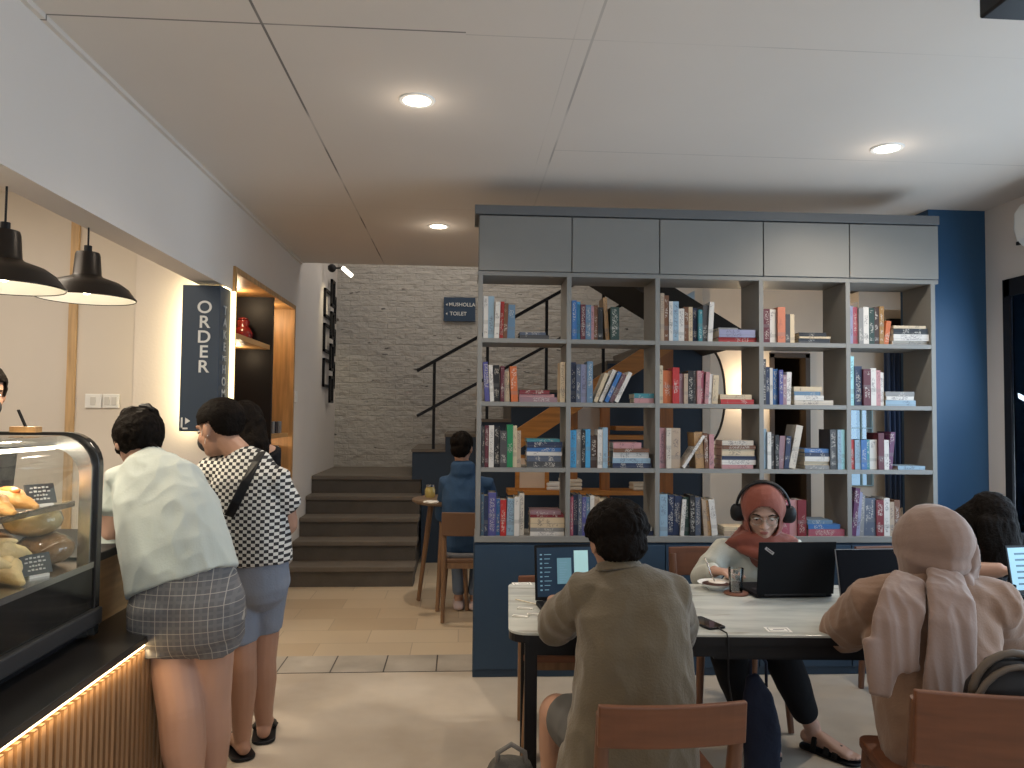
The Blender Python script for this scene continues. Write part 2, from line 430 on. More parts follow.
# right wall with tall window, navy pier
rw = MB(); holed(rw, 'X', XR, XR + .05, -2.6, 5.25, 0, H, [(1.2, 4.63, .12, 2.40)])
struct('wall_right', rw, M_wall)
nv = MB(); nv.bx(3.09, XR, 4.82, 5.15, 0, H)
struct('wall_pier', nv, M_navy_lit, 'navy painted wall pier right of the bookcase')
wf = MB()
for y in (1.22, 2.9, 4.61): wf.bx(XR - .02, XR - .006, y - .03, y + .03, .12, 2.40)
for z in (.17, 2.34): wf.bx(XR - .02, XR - .006, 1.17, 4.63, z - .05, z + .06)
w1 = struct('window_1', wf, M_matblack, 'tall dark-framed window in the right wall')
wg = MB(); wg.bx(XR - .005, XR - .001, 1.2, 4.6, .17, 2.36); wg.build('pane', M_glass, w1)
n = 40; cu = MB(); vs = []; fs = []
for j in range(2):
    for i in range(n + 1):
        u = i / n; vs.append(V((XR + .09 + .015 * math.sin(u * 2 * math.pi * 6), 4.0 + .75 * u, .15 + 2.2 * j)))
for i in range(n): fs.append((i, i + 1, n + 2 + i, n + 1 + i))
cu.add(vs, fs)
m_sc = mat('blue_blind', (.05, .13, .32), .8); nt, b = nodes(m_sc)
tl_n = nt.nodes.new('ShaderNodeBsdfTranslucent'); tl_n.inputs[0].default_value = (.10, .30, .75, 1); mx = nt.nodes.new('ShaderNodeMixShader'); mx.inputs[0].default_value = .5
nt.links.new(b.outputs[0], mx.inputs[1]); nt.links.new(tl_n.outputs[0], mx.inputs[2]); nt.links.new(mx.outputs[0], nt.nodes['Material Output'].inputs[0])
tag(cu.build('curtain', m_sc, smooth='all'), 'blue vertical blind behind the glass of the right window', 'curtain')

# unseen wall behind the camera, wide window for the fill light
rr = MB(); holed(rr, 'Y', -2.7, -2.58, -4.2, XR + .1, 0, H, [(-1.3, 3.1, .6, 2.65)])
struct('wall_rear', rr, M_wall)
wf = MB()
for x in (-1.3, .17, 1.63, 3.06): wf.bx(x, x + .05, -2.68, -2.6, .6, 2.65)
for z in (.6, 2.6): wf.bx(-1.3, 3.1, -2.68, -2.6, z, z + .05)
w2 = struct('window_2', wf, M_matblack, 'unseen wide dark-framed window behind the viewer')
wg = MB(); wg.bx(-1.3, 3.1, -2.645, -2.64, .6, 2.65); wg.build('pane', M_glass, w2)

# far room seen through the bookcase
fw = MB(); holed(fw, 'Y', 8.05, 8.17, 2.55, 5.4, 0, H, [(3.37, 3.76, 0, 2.19), (4.24, 4.49, .77, 1.62)])
fw.bx(2.52, 2.60, 7.80, 8.05, 0, H)
struct('wall_far', fw, M_far)
fr = MB(); holed(fr, 'X', 5.3, 5.4, 5.15, 8.17, 0, H, [(6.1, 7.5, .7, 2.3)]); fr.bx(XR + .12, 5.4, 5.15, 5.25, 0, H)
struct('wall_far_right', fr, M_far)
w3m = MB(); 
for x in (4.24, 4.365, 4.485): w3m.bx(x - .004, x + .006, 8.03, 8.07, .77, 1.62)
for z in (.775, .98, 1.19, 1.40, 1.615): w3m.bx(4.24, 4.49, 8.03, 8.07, z - .004, z + .004)
w3 = struct('window_3', w3m, mat('pale_window_bar', (.35, .5, .55), .5), 'small bright gridded window of the far room')
wg = MB(); wg.bx(4.24, 4.49, 8.08, 8.085, .77, 1.62); wg.build('pane', M_glass, w3)
w4 = MB()
for y in (6.1, 6.8, 7.47): w4.bx(5.28, 5.36, y, y + .04, .7, 2.3)
for z in (.7, 2.26): w4.bx(5.28, 5.36, 6.1, 7.5, z, z + .04)
w4 = struct('window_4', w4, M_matblack, 'window in the right wall of the far room')
wg = MB(); wg.bx(5.34, 5.345, 6.1, 7.5, .7, 2.3); wg.build('pane', M_glass, w4)
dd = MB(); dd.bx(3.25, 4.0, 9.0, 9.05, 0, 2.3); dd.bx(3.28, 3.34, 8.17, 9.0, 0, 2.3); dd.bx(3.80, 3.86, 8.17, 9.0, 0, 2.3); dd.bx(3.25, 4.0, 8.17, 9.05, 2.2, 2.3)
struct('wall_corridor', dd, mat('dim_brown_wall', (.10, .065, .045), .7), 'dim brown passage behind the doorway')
df = MB(); df.bx(3.34, 3.39, 8.03, 8.17, 0, 2.2); df.bx(3.74, 3.79, 8.03, 8.17, 0, 2.2); df.bx(3.34, 3.79, 8.03, 8.17, 2.16, 2.21)
struct('door_1', df, mat('dark_door_frame', (.05, .035, .025), .5), 'dark framed doorway of the far room')
bl = MB(); bl.bx(4.1, 5.3, 7.60, 8.05, 2.72, 2.82); bl.bx(4.1, 5.3, 7.58, 7.60, 2.64, 2.82)
struct('trim_5', bl, M_far, 'boxed bulkhead over the far room window')
th = MB(); th.bx(4.66, 4.86, 7.97, 8.05, 2.46, 2.60)
tag(th.build('speaker', M_dark, bevel=.005), 'small black wall speaker high in the far room', 'speaker')

# curtain
n = 60; cu = MB(); vs = []; fs = []
for j in range(2):
    for i in range(n + 1):
        u = i / n; vs.append(V((4.57 + .27 * u, 7.93 + .03 * math.sin(u * 2 * math.pi * 5), .55 + 1.72 * j)))
for i in range(n): fs.append((i, i + 1, n + 2 + i, n + 1 + i))
cu.add(vs, fs)
tag(cu.build('curtain', mat('blue_curtain', (.02, .05, .13), .7, sheen=.3), solid=.004, smooth='all'), 'dark blue pleated curtain beside the far room window', 'curtain')
# oval mirror
mr = thing('oval_mirror', 'tall oval mirror with a thin black frame on the far room wall', 'mirror', (2.64, 8.05, 1.74))
o1 = MB(); pts = [V((.20 * math.cos(t * math.pi / 24), -.025, .52 * math.sin(t * math.pi / 24))) for t in range(48)]
pts.append(pts[0].copy()); o1.tube(pts, .012, 8); o1.build('frame', M_dark, mr, smooth='all')
o2 = MB(); o2.prism([(.195 * math.cos(t * math.pi / 24), .515 * math.sin(t * math.pi / 24)) for t in range(48)], 'Y', -.02, 0); o2.build('mirror_glass', mat('mirror_silver', (.8, .8, .8), .03, 1.0, var=0), mr)
wl = thing('wall_lamp', 'small warm globe lamp glowing beside the oval mirror', 'lamp', (3.10, 8.05, 1.75))
MB().lathe([(.0, 0), (.05, .0), (.05, .02), (.0, .02)], (0, 0, 0), 20).xf(Matrix.Rotation(math.pi / 2, 4, 'X')).build('base', M_matblack, wl)
MB().tube([(0, -.02, 0), (0, -.09, 0), (0, -.09, .04)], .008).build('arm', M_matblack, wl)
MB().ell((0, -.09, .09), (.055, .055, .055)).build('globe', emis('warm_globe', (1, .72, .4), 5), wl, smooth='all')
point('wall_lamp_light', (3.10, 7.88, 1.84), 20, WARM, .06)

# ------------------------------------------------------------------ STAIRS
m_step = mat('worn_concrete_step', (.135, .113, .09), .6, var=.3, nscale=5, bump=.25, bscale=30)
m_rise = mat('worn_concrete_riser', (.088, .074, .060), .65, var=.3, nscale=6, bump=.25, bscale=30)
stairs = thing('staircase', 'short flight of worn dark concrete steps up to the brick wall landing', 'stairs', (-.94, 6.72, 0))
stairs['kind'] = 'structure'
for i in range(5):
    y0 = 6.72 + .275 * i; y1 = y0 + .275 if i < 4 else YB
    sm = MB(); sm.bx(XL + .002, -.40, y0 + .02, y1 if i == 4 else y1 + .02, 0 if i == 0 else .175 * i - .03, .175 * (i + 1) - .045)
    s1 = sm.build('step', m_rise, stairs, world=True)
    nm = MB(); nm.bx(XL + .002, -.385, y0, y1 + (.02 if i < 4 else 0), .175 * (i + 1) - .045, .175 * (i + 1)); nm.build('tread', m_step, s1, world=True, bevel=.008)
fb = MB(); fb.bx(XL + .01, -.41, 7.05, YB, .0, .15); 
fb.build('stair_core', m_rise, stairs, world=True)
up = thing('upper_staircase', 'navy painted stair flight climbing right from the landing', 'stairs', (-.4, 7.82, 0)); up['kind'] = 'structure'
x = -.50
pl = [(-.38, .02), (-.38, .86)]
pl += [(-.50, .86)] if False else []
poly = [(-.39, 0.0), (-.39, .84), (-.49, .84), (-.49, 1.12)]
for i in range(8):
    poly += [(-.49 + .335 * (i + 1), 1.12 + .155 * i)]
    if i < 7: poly += [(-.49 + .335 * (i + 1), 1.12 + .155 * (i + 1))]
poly += [(2.52, 2.205), (2.52, 0.0)]
MB().prism(poly, 'Y', 7.81, 7.87).build('stringer_wall', M_navy2, up, world=True)
for i in range(8):
    t = MB(); t.bx(-.50 + .335 * i, -.49 + .335 * (i + 1), 7.79, YB, 1.12 + .155 * i, 1.15 + .155 * i)
    t.bx(-.495 + .335 * i, -.475 + .335 * i, 7.87, YB, .98 + .155 * i, 1.12 + .155 * i)
    t.build('tread', m_step, up, world=True)
MB().bx(2.19, 2.52, 7.79, YB, 2.205, 2.24).build('landing', m_step, up, world=True)
# returning upper flight (dark underside)
uf = thing('return_staircase', 'dark soffit of the top stair flight coming back down to the right', 'stairs', (1.5, 7.3, 2.3)); uf['kind'] = 'structure'
a = W(560, 244, 7.35); c2 = W(722, 344, 7.35)
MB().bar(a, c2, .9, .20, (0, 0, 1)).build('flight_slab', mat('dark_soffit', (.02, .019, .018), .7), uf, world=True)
hr = thing('stair_handrail', 'black metal two-bar handrail beside the navy stair flight', 'handrail', (-.4, 7.70, 1.0))
def RL(px, py): return W(px, py, 7.84)
top = MB(); p0, p1 = RL(417, 371), RL(560, 292); top.bar(p0, p1, .03, .075, (0, 1, 0)); 
d = (p1 - p0); 
ext = p0 + d * 1.62
top.bar(p1, ext, .03, .075, (0, 1, 0)); top.build('rail', M_dark, hr, world=True)
lo = MB(); q0, q1 = RL(417, 416), RL(548, 345); lo.bar(q0, q0 + (q1 - q0) * 1.75, .03, .06, (0, 1, 0)); lo.build('rail', M_dark, hr, world=True)
for px, zt in ((434, None), (487, None), (546, None), (603, None)):
    b_ = RL(px, 400); X = b_.x
    k = (X - p0.x) / (p1.x - p0.x); zt = p0.z + (p1.z - p0.z) * k
    step_i = int((X + .49) / .335); zb = 1.15 + .155 * max(0, step_i)
    MB().bx(X - .015, X + .015, 7.825, 7.855, zb, zt).build('post', M_dark, hr, world=True)

# sign by the stairs
sg = thing('direction_sign', 'small navy sign reading musholla and toilet on the brick wall', 'sign', W(459.5, 309.5, YB - .02))
MB().box((0, 0, 0), (.38, .03, .29)).build('board', mat('navy_sign', (.03, .06, .11), .5), sg, bevel=.003)
m_sw = mat('sign_white', (.8, .8, .78), .6)
text_mb('MUSHOLLA', .062, face_cam_M((.03, -.018, .055))).build('lettering', m_sw, sg); text_mb('TOILET', .062, face_cam_M((-.015, -.018, -.055))).build('lettering', m_sw, sg)
for z in (.055, -.055): MB().prism([(-.165, z), (-.145, z + .015), (-.145, z - .015)], 'Y', -.02, -.015).build('arrow_mark', m_sw, sg)

# chain-like wall art
ca = thing('wall_art', 'dark metal interlocked rectangle frames hanging on the stair wall', 'wall art', (XL + .02, 8.62, 2.3))
def frame_rect(y0, y1, z0, z1, x, w=.028):
    m = MB(); m.bx(x, x + .025, y0, y1, z0, z0 + w); m.bx(x, x + .025, y0, y1, z1 - w, z1); m.bx(x, x + .025, y0, y0 + w, z0, z1); m.bx(x, x + .025, y1 - w, y1, z0, z1); return m
for k in range(3):
    z = 2.76 - .38 * k
    frame_rect(8.28, 8.98, z - .21, z + .10, XL + .004).build('wide_frame', M_dark, ca, world=True)
for k in range(4):
    z = 3.0 - .36 * k
    frame_rect(8.53, 8.73, z - .30, z, XL + .03).build('narrow_frame', M_dark, ca, world=True)
tl = thing('spot_light', 'slim lit spotlight mounted at the top of the brick wall corner', 'lamp', W(343, 268, 8.2))
MB().tube([(0, 0, 0), (.10, -.05, -.09)], .022, 12).build('tube', emis('spot_white', (1, .93, .78), 6), tl)
MB().ell((-.12, .02, 0), (.045, .045, .045)).build('socket', M_matblack, tl)
MB().tube([(-.12, .02, 0), (0, 0, 0)], .01).build('arm', M_matblack, tl)
MB().tube([(-.12, .02, 0), (-.16, .02, .02)], .012).build('bracket', M_matblack, tl)
p = tl.location
spot('stair_wall_spot', (p.x + .02, p.y, p.z + .02), (XL, 8.5, 2.0), 30, (1, .85, .55), 80, .8)

# wood display unit under the stairs
wu = thing('display_shelf', 'amber wood shelf unit with a diagonal brace under the navy stairs', 'shelf', (1.2, 7.2, 0))
Yu = 7.1
pa, pb = W(516, 440, Yu), W(674, 338, Yu)
MB().bar(pa, pb, .05, .17, (0, 0, 1)).build('brace', M_orange, wu, world=True)
for px in (574, 606, 664):
    q = W(px, 420, Yu + .1); w_ = .05 if px < 660 else .13
    MB().bx(q.x - w_, q.x + w_ * .6, Yu + .06, Yu + .16, 0, 1.62 if px < 600 else (1.85 if px < 660 else 2.15)).build('post', M_orangez, wu, world=True)
for py, a_, b_ in ((428, 616, 650), (437, 608, 650), (492, 508, 655)):
    z = W(600, py, Yu + .1).z; x0 = W(a_, py, Yu).x; x1 = W(b_, py, Yu).x
    MB().bx(x0, x1, Yu, Yu + .3, z - .02, z + .02).build('shelf_board', M_orange, wu, world=True)
x0, x1 = W(578, 420, Yu).x, W(601, 420, Yu).x
pn = MB(); q0 = W(578, 445, Yu + .2); q1 = W(601, 407, Yu + .2); pn.bx(q0.x, q1.x, Yu + .2, Yu + .22, q0.z, q1.z)
pn.build('panel', M_far, wu, world=True)
pf = thing('picture_frame', 'pale board in an amber wood frame standing under the stairs', 'picture', W(532, 481, Yu + .1))
z0 = W(532, 492, Yu + .1).z + .02 - pf.location.z
MB().bx(-.12, .12, -.01, .01, z0 + .02, z0 + .30).build('board', mat('pale_board', (.6, .47, .36), .7), pf)
fm = MB(); fm.bx(-.16, -.12, -.015, .015, z0, z0 + .33); fm.bx(.12, .16, -.015, .015, z0, z0 + .33); fm.bx(-.12, .12, -.015, .015, z0, z0 + .02); fm.bx(-.12, .12, -.015, .015, z0 + .30, z0 + .33); fm.build('frame', M_orange, pf)
# stacked goods on the shelf
zs = W(600, 492, Yu + .1).z + .021
for i, (px, w_, n_, c_) in enumerate(((570, .10, 3, 'cream'), (556, .10, 2, 'white'), (640, .09, 2, 'cream'))):
    for k in range(n_):
        q = W(px, 490, Yu + .15)
        bxm = MB(); bxm.bx(q.x - w_, q.x + w_, Yu + .04, Yu + .24, zs + .035 * k, zs + .033 + .035 * k)
        tag(bxm.build('folded_cloth', mat('cloth_' + c_, (.62, .55, .45) if c_ == 'cream' else (.7, .68, .65), .9), bevel=.01),
            ['lowest', 'middle', 'top'][k if n_ == 3 else (0 if k == 0 else 2)] + ' %s folded cloth in the %s pile on the shelf under the stairs' % (c_, ['second', 'first', 'rightmost'][i]), 'cloth', 'folded cloths under the stairs')

# ------------------------------------------------------------------ ORDER SIGN, NICHE
sg = thing('order_sign', 'tall navy box sign reading order, glowing at its back', 'sign', (-1.577, 4.80, 1.828))
MB().bx(-.112, .112, -.11, .10, -.443, .443).build('sign_box', mat('sign_navy', (.035, .055, .085), .5, var=.05), sg, bevel=.004)
MB().bx(-.115, .135, .11, .135, -.443, .443).build('light_strip', emis('sign_backlight', (1, .80, .42), 3.2), sg)
MB().bx(-.08, .08, .10, .219, -.35, .35).build('bracket', M_dark, sg)
tm = MB()
for i, ch in enumerate('ORDER'): tm.join(text_mb(ch, .105, face_cam_M((.022, -.112, .305 - .090 * i)), sx=1.05))
tm.build('lettering', mat('sign_letter', (.75, .75, .72), .5), sg)
tm = MB(); zz = .30
SM = lambda y, z: Matrix.Translation((.1135, y, z)) @ Matrix.Rotation(math.pi / 2, 4, 'Z') @ Matrix.Rotation(math.pi / 2, 4, 'X')
for ch, st_ in (('T', .075), ('A', .075), ('K', .075), ('E', .07), ('ME', .07), ('H', .075), ('O', .075), ('M', .075), ('E', .075)):
    tm.join(text_mb(ch, .045 if ch == 'ME' else .075, SM(-.01, zz), sx=1.3)); zz -= st_ 
tm.build('side_lettering', mat('sign_letter_dim', (.45, .46, .46), .5), sg)
tm = MB(); tm.bx(-.10, -.09, -.1125, -.1105, -.43, -.36); tm.bx(-.10, -.06, -.1125, -.1105, -.43, -.42)
tm.add([V((-.075, -.1125, -.40)), V((-.075, -.1125, -.36)), V((-.045, -.1125, -.38))], [(0, 1, 2)])
tm.build('arrow_mark', mat('sign_letter', (1, 1, 1)), sg)
area('sign_glow', (-1.72, 4.93, 1.83), (-1.80, 5.02, 1.83), .03, .88, 4.0, (1, .82, .5))
area('sign_glow_top', (-1.60, 4.93, 2.275), (-1.60, 5.0, 2.33), .2, .03, 1.6, (1, .82, .5))

ni = thing('wall_niche', 'warm oak-lined wall niche with shelves and a black divider', 'shelf', (XL, 5.96, .85))
fm = MB(); t = .045
fm.bx(XL - .48, XL + .015, 5.05, 5.095, .85, 2.46); fm.bx(XL - .48, XL + .015, 6.84, 6.88, .85, 2.46)
fm.bx(XL - .48, XL + .015, 5.095, 6.84, 2.42, 2.46); fm.bx(XL - .48, XL + .015, 5.095, 6.84, .85, .89)
fm.build('oak_frame', M_oak, ni, world=True)
MB().bx(XL - .50, XL - .48, 5.05, 6.88, .85, 2.46).build('back_panel', M_oak, ni, world=True)
MB().bx(XL - .48, XL - .0, 6.13, 6.16, .89, 2.42).build('black_divider', M_dark, ni, world=True)
for y0, y1, z in ((5.095, 6.13, 2.02), (6.16, 6.84, 1.31), (6.16, 6.84, 1.00)):
    MB().bx(XL - .48, XL - .02, y0, y1, z - .018, z + .018).build('shelf_board', M_oakh, ni, world=True)
MB().bx(XL - .44, XL - .38, 5.12, 6.10, 1.99, 1.998).build('led_strip', emis('niche_led', (1, .8, .5), 3), ni, world=True)
MB().bx(XL - .30, XL - .27, 6.19, 6.80, 2.408, 2.418).build('led_strip', emis('niche_led', (1, .8, .5), 3), ni, world=True)
MB().bx(XL - .30, XL - .27, 6.19, 6.80, 1.282, 1.29).build('led_strip', emis('niche_led', (1, .8, .5), 3), ni, world=True)
point('niche_light_1', (XL - .2, 5.8, 2.36), 4, WARM, .02)
point('niche_light_2', (XL - .2, 6.5, 2.34), 6, WARM, .02)
point('niche_light_3', (XL - .2, 6.5, 1.24), 2.2, WARM, .02)
point('niche_light_4', (XL - .2, 5.9, 1.95), 1.5, WARM, .02)
pot = thing('red_teapot', 'glossy red pot on the upper niche shelf', 'pot', (XL - .20, 6.02, 2.038))
mred = mat('red_glaze', (.16, .012, .012), .25)
MB().lathe([(.001, 0), (.045, 0), (.07, .04), (.075, .08), (.055, .12), (.04, .13), (.05, .17), (.045, .18)], (0, 0, 0)).build('body', mred, pot, smooth='all')
MB().ell((0, 0, .19), (.04, .04, .015)).build('lid', mred, pot, smooth='all')
for i in range(5):
    bxm = MB(); y = 6.22 + .12 * i
    bxm.bx(XL - .17, XL - .06, y, y + .055, 1.329, 1.43)
    tag(bxm.build('coffee_box', mat('dark_pack' if i % 2 else 'grey_pack', (.03, .03, .04) if i % 2 else (.22, .24, .27), .5), bevel=.003),
        ['nearest dark', 'second, grey', 'middle black', 'fourth, grey', 'furthest dark'][i] + ' small carton on the niche shelf above the bags', 'box', 'cartons on the niche shelf')
for i in range(3):
    y = 6.26 + .19 * i; bxm = MB(); bxm.bx(XL - .2, XL - .08, y, y + .14, 1.019, 1.22)
    tag(bxm.build('coffee_bag', mat('white_pack', (.7, .68, .62), .6), bevel=.015), ['nearest', 'middle', 'furthest'][i] + ' white coffee bag on the low niche shelf', 'bag', 'coffee bags in the niche')
for px, py in ((94, 401), (111.5, 401)):
    q = W(px, py, 5.02)
    sw = thing('light_switch', ('left' if px < 100 else 'right') + ' white switch plate on the wall behind the counter', 'switch', q, 0, 'switch plates')
    MB().bx(-.052, .052, -.012, .0, -.045, .045).build('plate', M_white, sw, bevel=.004)
    for xx in ((-.022, .022) if px > 100 else (0,)): MB().bx(xx - .016, xx + .016, -.017, -.012, -.026, .026).build('rocker', mat('switch_rocker', (.6, .59, .56), .4), sw, bevel=.002)
q = W(298, 396, 6.75)
s2 = thing('light_switch', 'small white switch on the left wall past the niche', 'switch', (XL, 7.0, 1.65))
MB().bx(0, .012, -.04, .04, -.05, .05).build('plate', M_white, s2, bevel=.003); MB().bx(.012, .016, -.02, .02, -.025, .025).build('rocker', M_white, s2)

# AC unit on right wall, black speaker on ceiling
ac = thing('air_conditioner', 'white wall air conditioner on the right wall', 'air conditioner', (XR, 3.83, 2.515))
prof = [(0, 0), (-.12, 0), (-.19, .04), (-.215, .12), (-.21, .22), (-.17, .275), (0, .28)]
MB().prism(prof, 'Y', -.46, .46).build('body', M_white, ac, bevel=.02, smooth=True)
MB().bx(-.18, -.05, -.40, .40, -.004, .006).build('louver', mat('ac_grey', (.3, .3, .3), .5), ac)
MB().bx(-.19, -.175, .44, .462, .03, .05).build('indicator', M_dark, ac)
q = W(1010, 0, 2.35)
q = W(1008, 10, 2.25); sp = thing('ceiling_speaker', 'black box speaker fixed to the ceiling, top right corner', 'speaker', (1.69, 2.22, H - .14))
MB().bx(-.08, .14, -.15, .02, .0, .14).build('cabinet', M_dark, sp, bevel=.008)
MB().bx(-.07, .13, -.155, -.15, .01, .09).build('grille', M_matblack, sp)

# downlights
for px, py, nm in ((417, 100, 'nearest downlight, over the aisle in front of the bookcase'), (438.5, 226, 'downlight left of the bookcase top, toward the stairs'), (887, 148, 'right downlight above the communal table')):
    q = WZ(px, py, H)
    dl = thing('downlight', 'round recessed ' + nm, 'ceiling light', (q.x, q.y, H), 0, 'recessed downlights')
    MB().lathe([(.062, 0), (.062, -.006), (.078, -.006), (.082, 0)], (0, 0, 0)).build('trim_ring', M_white, dl, smooth=True)
    MB().lathe([(.001, -.004), (.062, -.004)], (0, 0, 0)).build('diffuser', emis('downlight_glow', (1, .88, .66), 14), dl)
    point('downlight_halo', (q.x, q.y, H - .12), .8, NEUT, .05)
    spot('downlight_lamp', (q.x, q.y, H - .03), (q.x, q.y, 0), 92, NEUT, 150, .9, .06)
# two more behind the camera and one over the kitchen
for x, y in ((-.2, .9), (2.2, 1.1), (1.0, -1.0)):
    dl = thing('downlight', 'round recessed downlight out of view, ' + {-.2: 'left, over the aisle', 2.2: 'right, over the window seats', 1.0: 'centre, before the rear window'}[x], 'ceiling light', (x, y, H), 0, 'recessed downlights')
    MB().lathe([(.062, 0), (.062, -.006), (.078, -.006), (.082, 0)], (0, 0, 0)).build('trim_ring', M_white, dl, smooth=True)
    MB().lathe([(.001, -.004), (.062, -.004)], (0, 0, 0)).build('diffuser', emis('downlight_glow', (1, .9, .7), 14), dl)
    spot('downlight_lamp', (x, y, H - .03), (x, y, 0), 40, NEUT, 150, .9, .06)
area('kitchen_ceiling_light', (-2.7, 3.2, 2.85), (-2.7, 3.4, 0), 1.2, 2.4, 72, (1, .88, .72))

# pendant lamps
for (x, y, z), lb in (((-1.63, 2.80, 1.935), 'leftmost dark metal pendant lamp, cut by the frame edge'), ((-1.63, 3.40, 1.985), 'dark metal barn pendant lamp nearest the order sign')):
    pd = thing('pendant_lamp', lb, 'lamp', (x, y, z), 0, 'pendant lamps over the counter')
    prof = [(.196, 0), (.198, .006), (.188, .018), (.165, .05), (.13, .075), (.075, .094), (.062, .10), (.056, .108), (.05, .19), (.046, .205), (.0, .207)]
    MB().lathe(prof, (0, 0, 0), 48).build('shade', mat('dark_bronze', (.028, .022, .018), .35, .5), pd, smooth=True)
    inn = [(.193, .003), (.160, .046), (.126, .070), (.07, .088), (.0, .09)]
    MB().lathe(inn, (0, 0, 0), 48).build('shade_lining', mat('white_enamel', (.85, .83, .78), .4), pd, smooth=True)
    MB().tube([(0, 0, .2), (0, 0, .235)], .016).build('cap', M_dark, pd)
    MB().tube([(0, 0, .23), (0, 0, H - z)], .004, 8).build('cord', M_dark, pd)
    MB().ell((0, 0, .055), (.03, .03, .033)).build('bulb', emis('bulb_glow', (1, .85, .6), 18), pd, smooth='all')
    spot('pendant_light', (x, y, z - .025), (x, y, 0), 30, (1, .85, .62), 140, .5, .04)
    point('pendant_inner', (x, y, z + .005), 1.2, (1, .85, .62), .04)
# ------------------------------------------------------------------ BOOKCASE
U = .0059
BX, BY = .091, 4.40
BROT = R(-.7)
BD = .30
XE = [.013, .532, 1.057, 1.679, 2.208, 2.733]   # upright centres
BW = XE[5] + .014
ZS = [2.328, 1.936, 1.567, 1.186, .79]                                 # shelf board centres, top to bottom
bc = thing('bookcase', 'wide grey open-backed bookcase with navy base and grey top cupboards', 'bookcase', (BX, BY, 0), BROT)
MB().bx(-.008, BW + .03, .02, BD + .01, 0, .765).build('base_cabinet', M_navy, bc, bevel=.003)
for i in range(5):
    x0 = -.004 + (BW + .03) / 5 * i; x1 = -.004 + (BW + .03) / 5 * (i + 1)
    MB().bx(x0 + .002, x1 - .004, .002, .02, .05, .755).build('base_door', M_navy, bc, bevel=.002)
MB().bx(-.004, BW + .004, 0, BD, .77, .805).build('shelf_board', M_grey, bc, bevel=.002)
for x in XE: MB().bx(x - .0135, x + .0135, .001, BD, .805, 2.34).build('upright', M_grey, bc, bevel=.001)
for k in range(1, 4):
    for i in range(5): MB().bx(XE[i] + .0135, XE[i + 1] - .0135, .003, BD, ZS[k] - .0125, ZS[k] + .0125).build('shelf_board', M_grey, bc)
MB().bx(-.004, BW + .02, 0.0, BD, 2.315, 2.34).build('top_board', M_grey, bc, bevel=.002)
dx = [.0, .545, 1.066, 1.690, 2.216] + [BW + .02]
MB().bx(0, BW + .018, .012, BD, 2.34, 2.67).build('top_carcass', M_greyd, bc)
for i in range(5): MB().bx(dx[i] + .003, dx[i + 1] - .003, -.008, .012, 2.343, 2.666).build('cupboard_door', M_grey, bc, bevel=.002)
MB().bx(-.025, BW + .02, -.02, BD + .01, 2.672, 2.725).build('cornice', M_greyd, bc, bevel=.002)

C = dict(white=(.62, .60, .57), offwhite=(.55, .50, .43), cream=(.58, .48, .34), beige=(.42, .33, .25), tan=(.40, .25, .12), brown=(.17, .075, .035),
         darkbrown=(.06, .03, .02), gold=(.30, .17, .05), orange=(.52, .15, .045), salmon=(.52, .20, .12), red=(.42, .03, .03), darkred=(.20, .02, .03), maroon=(.12, .02, .035),
         pink=(.46, .25, .26), rose=(.36, .10, .14), mauve=(.30, .19, .22), purple=(.13, .035, .11), violet=(.09, .09, .27), lavender=(.28, .29, .42),
         navy=(.02, .035, .09), blue=(.05, .16, .38), skyblue=(.07, .32, .55), paleblue=(.28, .40, .50), steel=(.13, .22, .32), slate=(.10, .12, .17), teal=(.05, .23, .27),
         cyan=(.35, .65, .72), green=(.02, .24, .10), darkgreen=(.025, .06, .05), grey=(.25, .25, .25), darkgrey=(.07, .07, .075), black=(.015, .015, .018))
C = {k: tuple(x ** 1.13 for x in v) for k, v in C.items()}
FULL = dict(offwhite='off-white', darkbrown='dark brown', darkred='dark red', skyblue='sky blue', paleblue='pale blue', darkgreen='dark green', darkgrey='dark grey', steel='steel blue', slate='slate grey')
